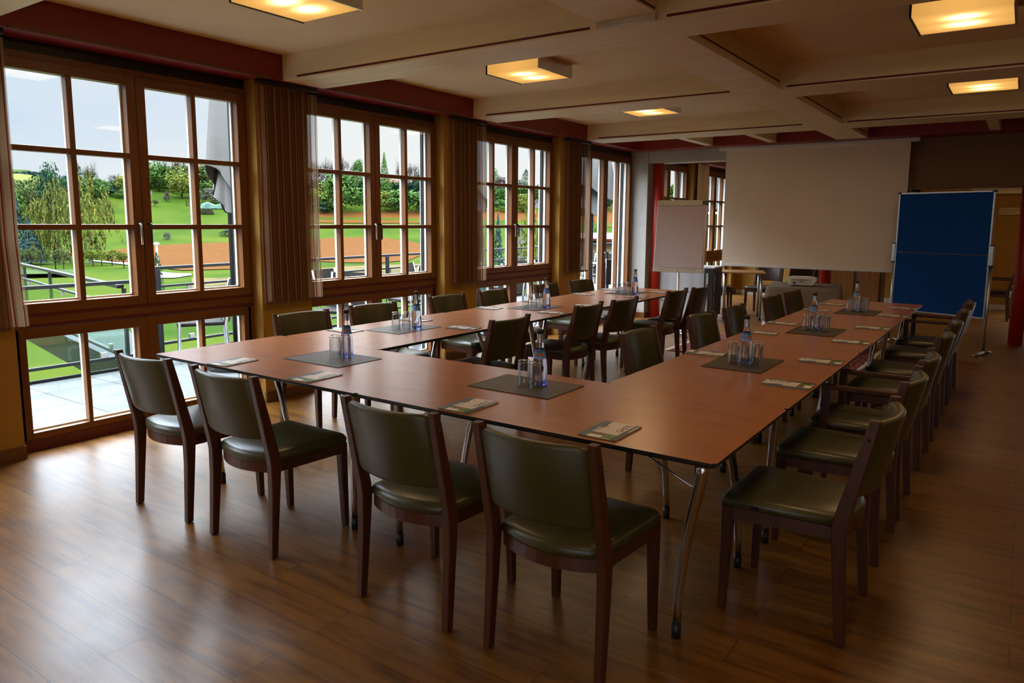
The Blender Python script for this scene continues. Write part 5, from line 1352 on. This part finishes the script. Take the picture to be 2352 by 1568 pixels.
# sky boosted above the visible band and behind the building to fill the room
er = N('ShaderNodeMapRange', interpolation_type='SMOOTHSTEP'); er.inputs['From Min'].default_value = .25; er.inputs['From Max'].default_value = .62; nt.links.new(sx.outputs[2], er.inputs['Value'])
br2 = N('ShaderNodeMapRange', interpolation_type='SMOOTHSTEP'); br2.inputs['From Min'].default_value = -.1; br2.inputs['From Max'].default_value = .6; nt.links.new(MT('SUBTRACT', MT('MULTIPLY', sx.outputs[0], .8), MT('MULTIPLY', sx.outputs[1], .6)), br2.inputs['Value'])
zen = MT('ADD', MT('ADD', 1.0, MT('MULTIPLY', er.outputs[0], SKY_ZENITH)), MT('MULTIPLY', br2.outputs[0], SKY_BACK))
dn = N('ShaderNodeMapRange'); dn.inputs['From Min'].default_value = -.08; dn.inputs['From Max'].default_value = 0; dn.inputs['To Min'].default_value = .25; nt.links.new(sx.outputs[2], dn.inputs['Value'])
bg = N('ShaderNodeBackground'); nt.links.new(wh.outputs[2], bg.inputs[0]); nt.links.new(MT('MULTIPLY', MT('MULTIPLY', zen, dn.outputs[0]), SKY_STRENGTH), bg.inputs[1])
ow = N('ShaderNodeOutputWorld'); nt.links.new(bg.outputs[0], ow.inputs[0])
# sky portals in the window openings
def portal(x, y, z, sx_, sy_, rot):
    l = bpy.data.lights.new('sky_portal', 'AREA'); l.shape = 'RECTANGLE'; l.size = sx_; l.size_y = sy_; l.cycles.is_portal = True
    o = bpy.data.objects.new('sky_portal', l); COL.objects.link(o); o.location = (x, y, z); o.rotation_euler = rot
for k, c in WC.items(): portal(-4.80, c, 1.3, 2.45, 1.75, (0, R(-90), 0))
portal(2.5, 13.65, 1.2, 2.1, 2.3, (R(90), 0, 0))
portal(2.2, -6.45, 1.5, 5.0, 1.9, (R(-90), 0, 0))
# area lights under the ceiling lamps, and added ones in unseen bays for fill
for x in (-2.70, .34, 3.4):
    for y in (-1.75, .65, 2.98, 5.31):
        l = bpy.data.lights.new('lamp_fill', 'AREA'); l.energy = LAMP; l.color = LAMP_C; l.size = .46
        o = bpy.data.objects.new('lamp_fill', l); COL.objects.link(o); o.location = (x, y, ZC-.104)
for x, y in ((-2.7, 11.2), (.34, 11.2), (3.4, 11.2)):  # far room lights, no lamp is built over them
    l = bpy.data.lights.new('lamp_fill', 'AREA'); l.energy = LAMP*.8; l.color = LAMP_C; l.size = .46
    o = bpy.data.objects.new('lamp_fill', l); COL.objects.link(o); o.location = (x, y, ZC-.104)
S.view_settings.view_transform = 'Standard'; S.view_settings.look = 'None'; S.view_settings.gamma = 1; S.view_settings.use_curve_mapping = False
S.view_settings.exposure = EXPOSURE
c = S.cycles
c.use_denoising = True; c.max_bounces = 14; c.diffuse_bounces = 6; c.glossy_bounces = 5; c.transmission_bounces = 12; c.transparent_max_bounces = 24; c.caustics_refractive = False; c.caustics_reflective = False; c.sample_clamp_indirect = 6
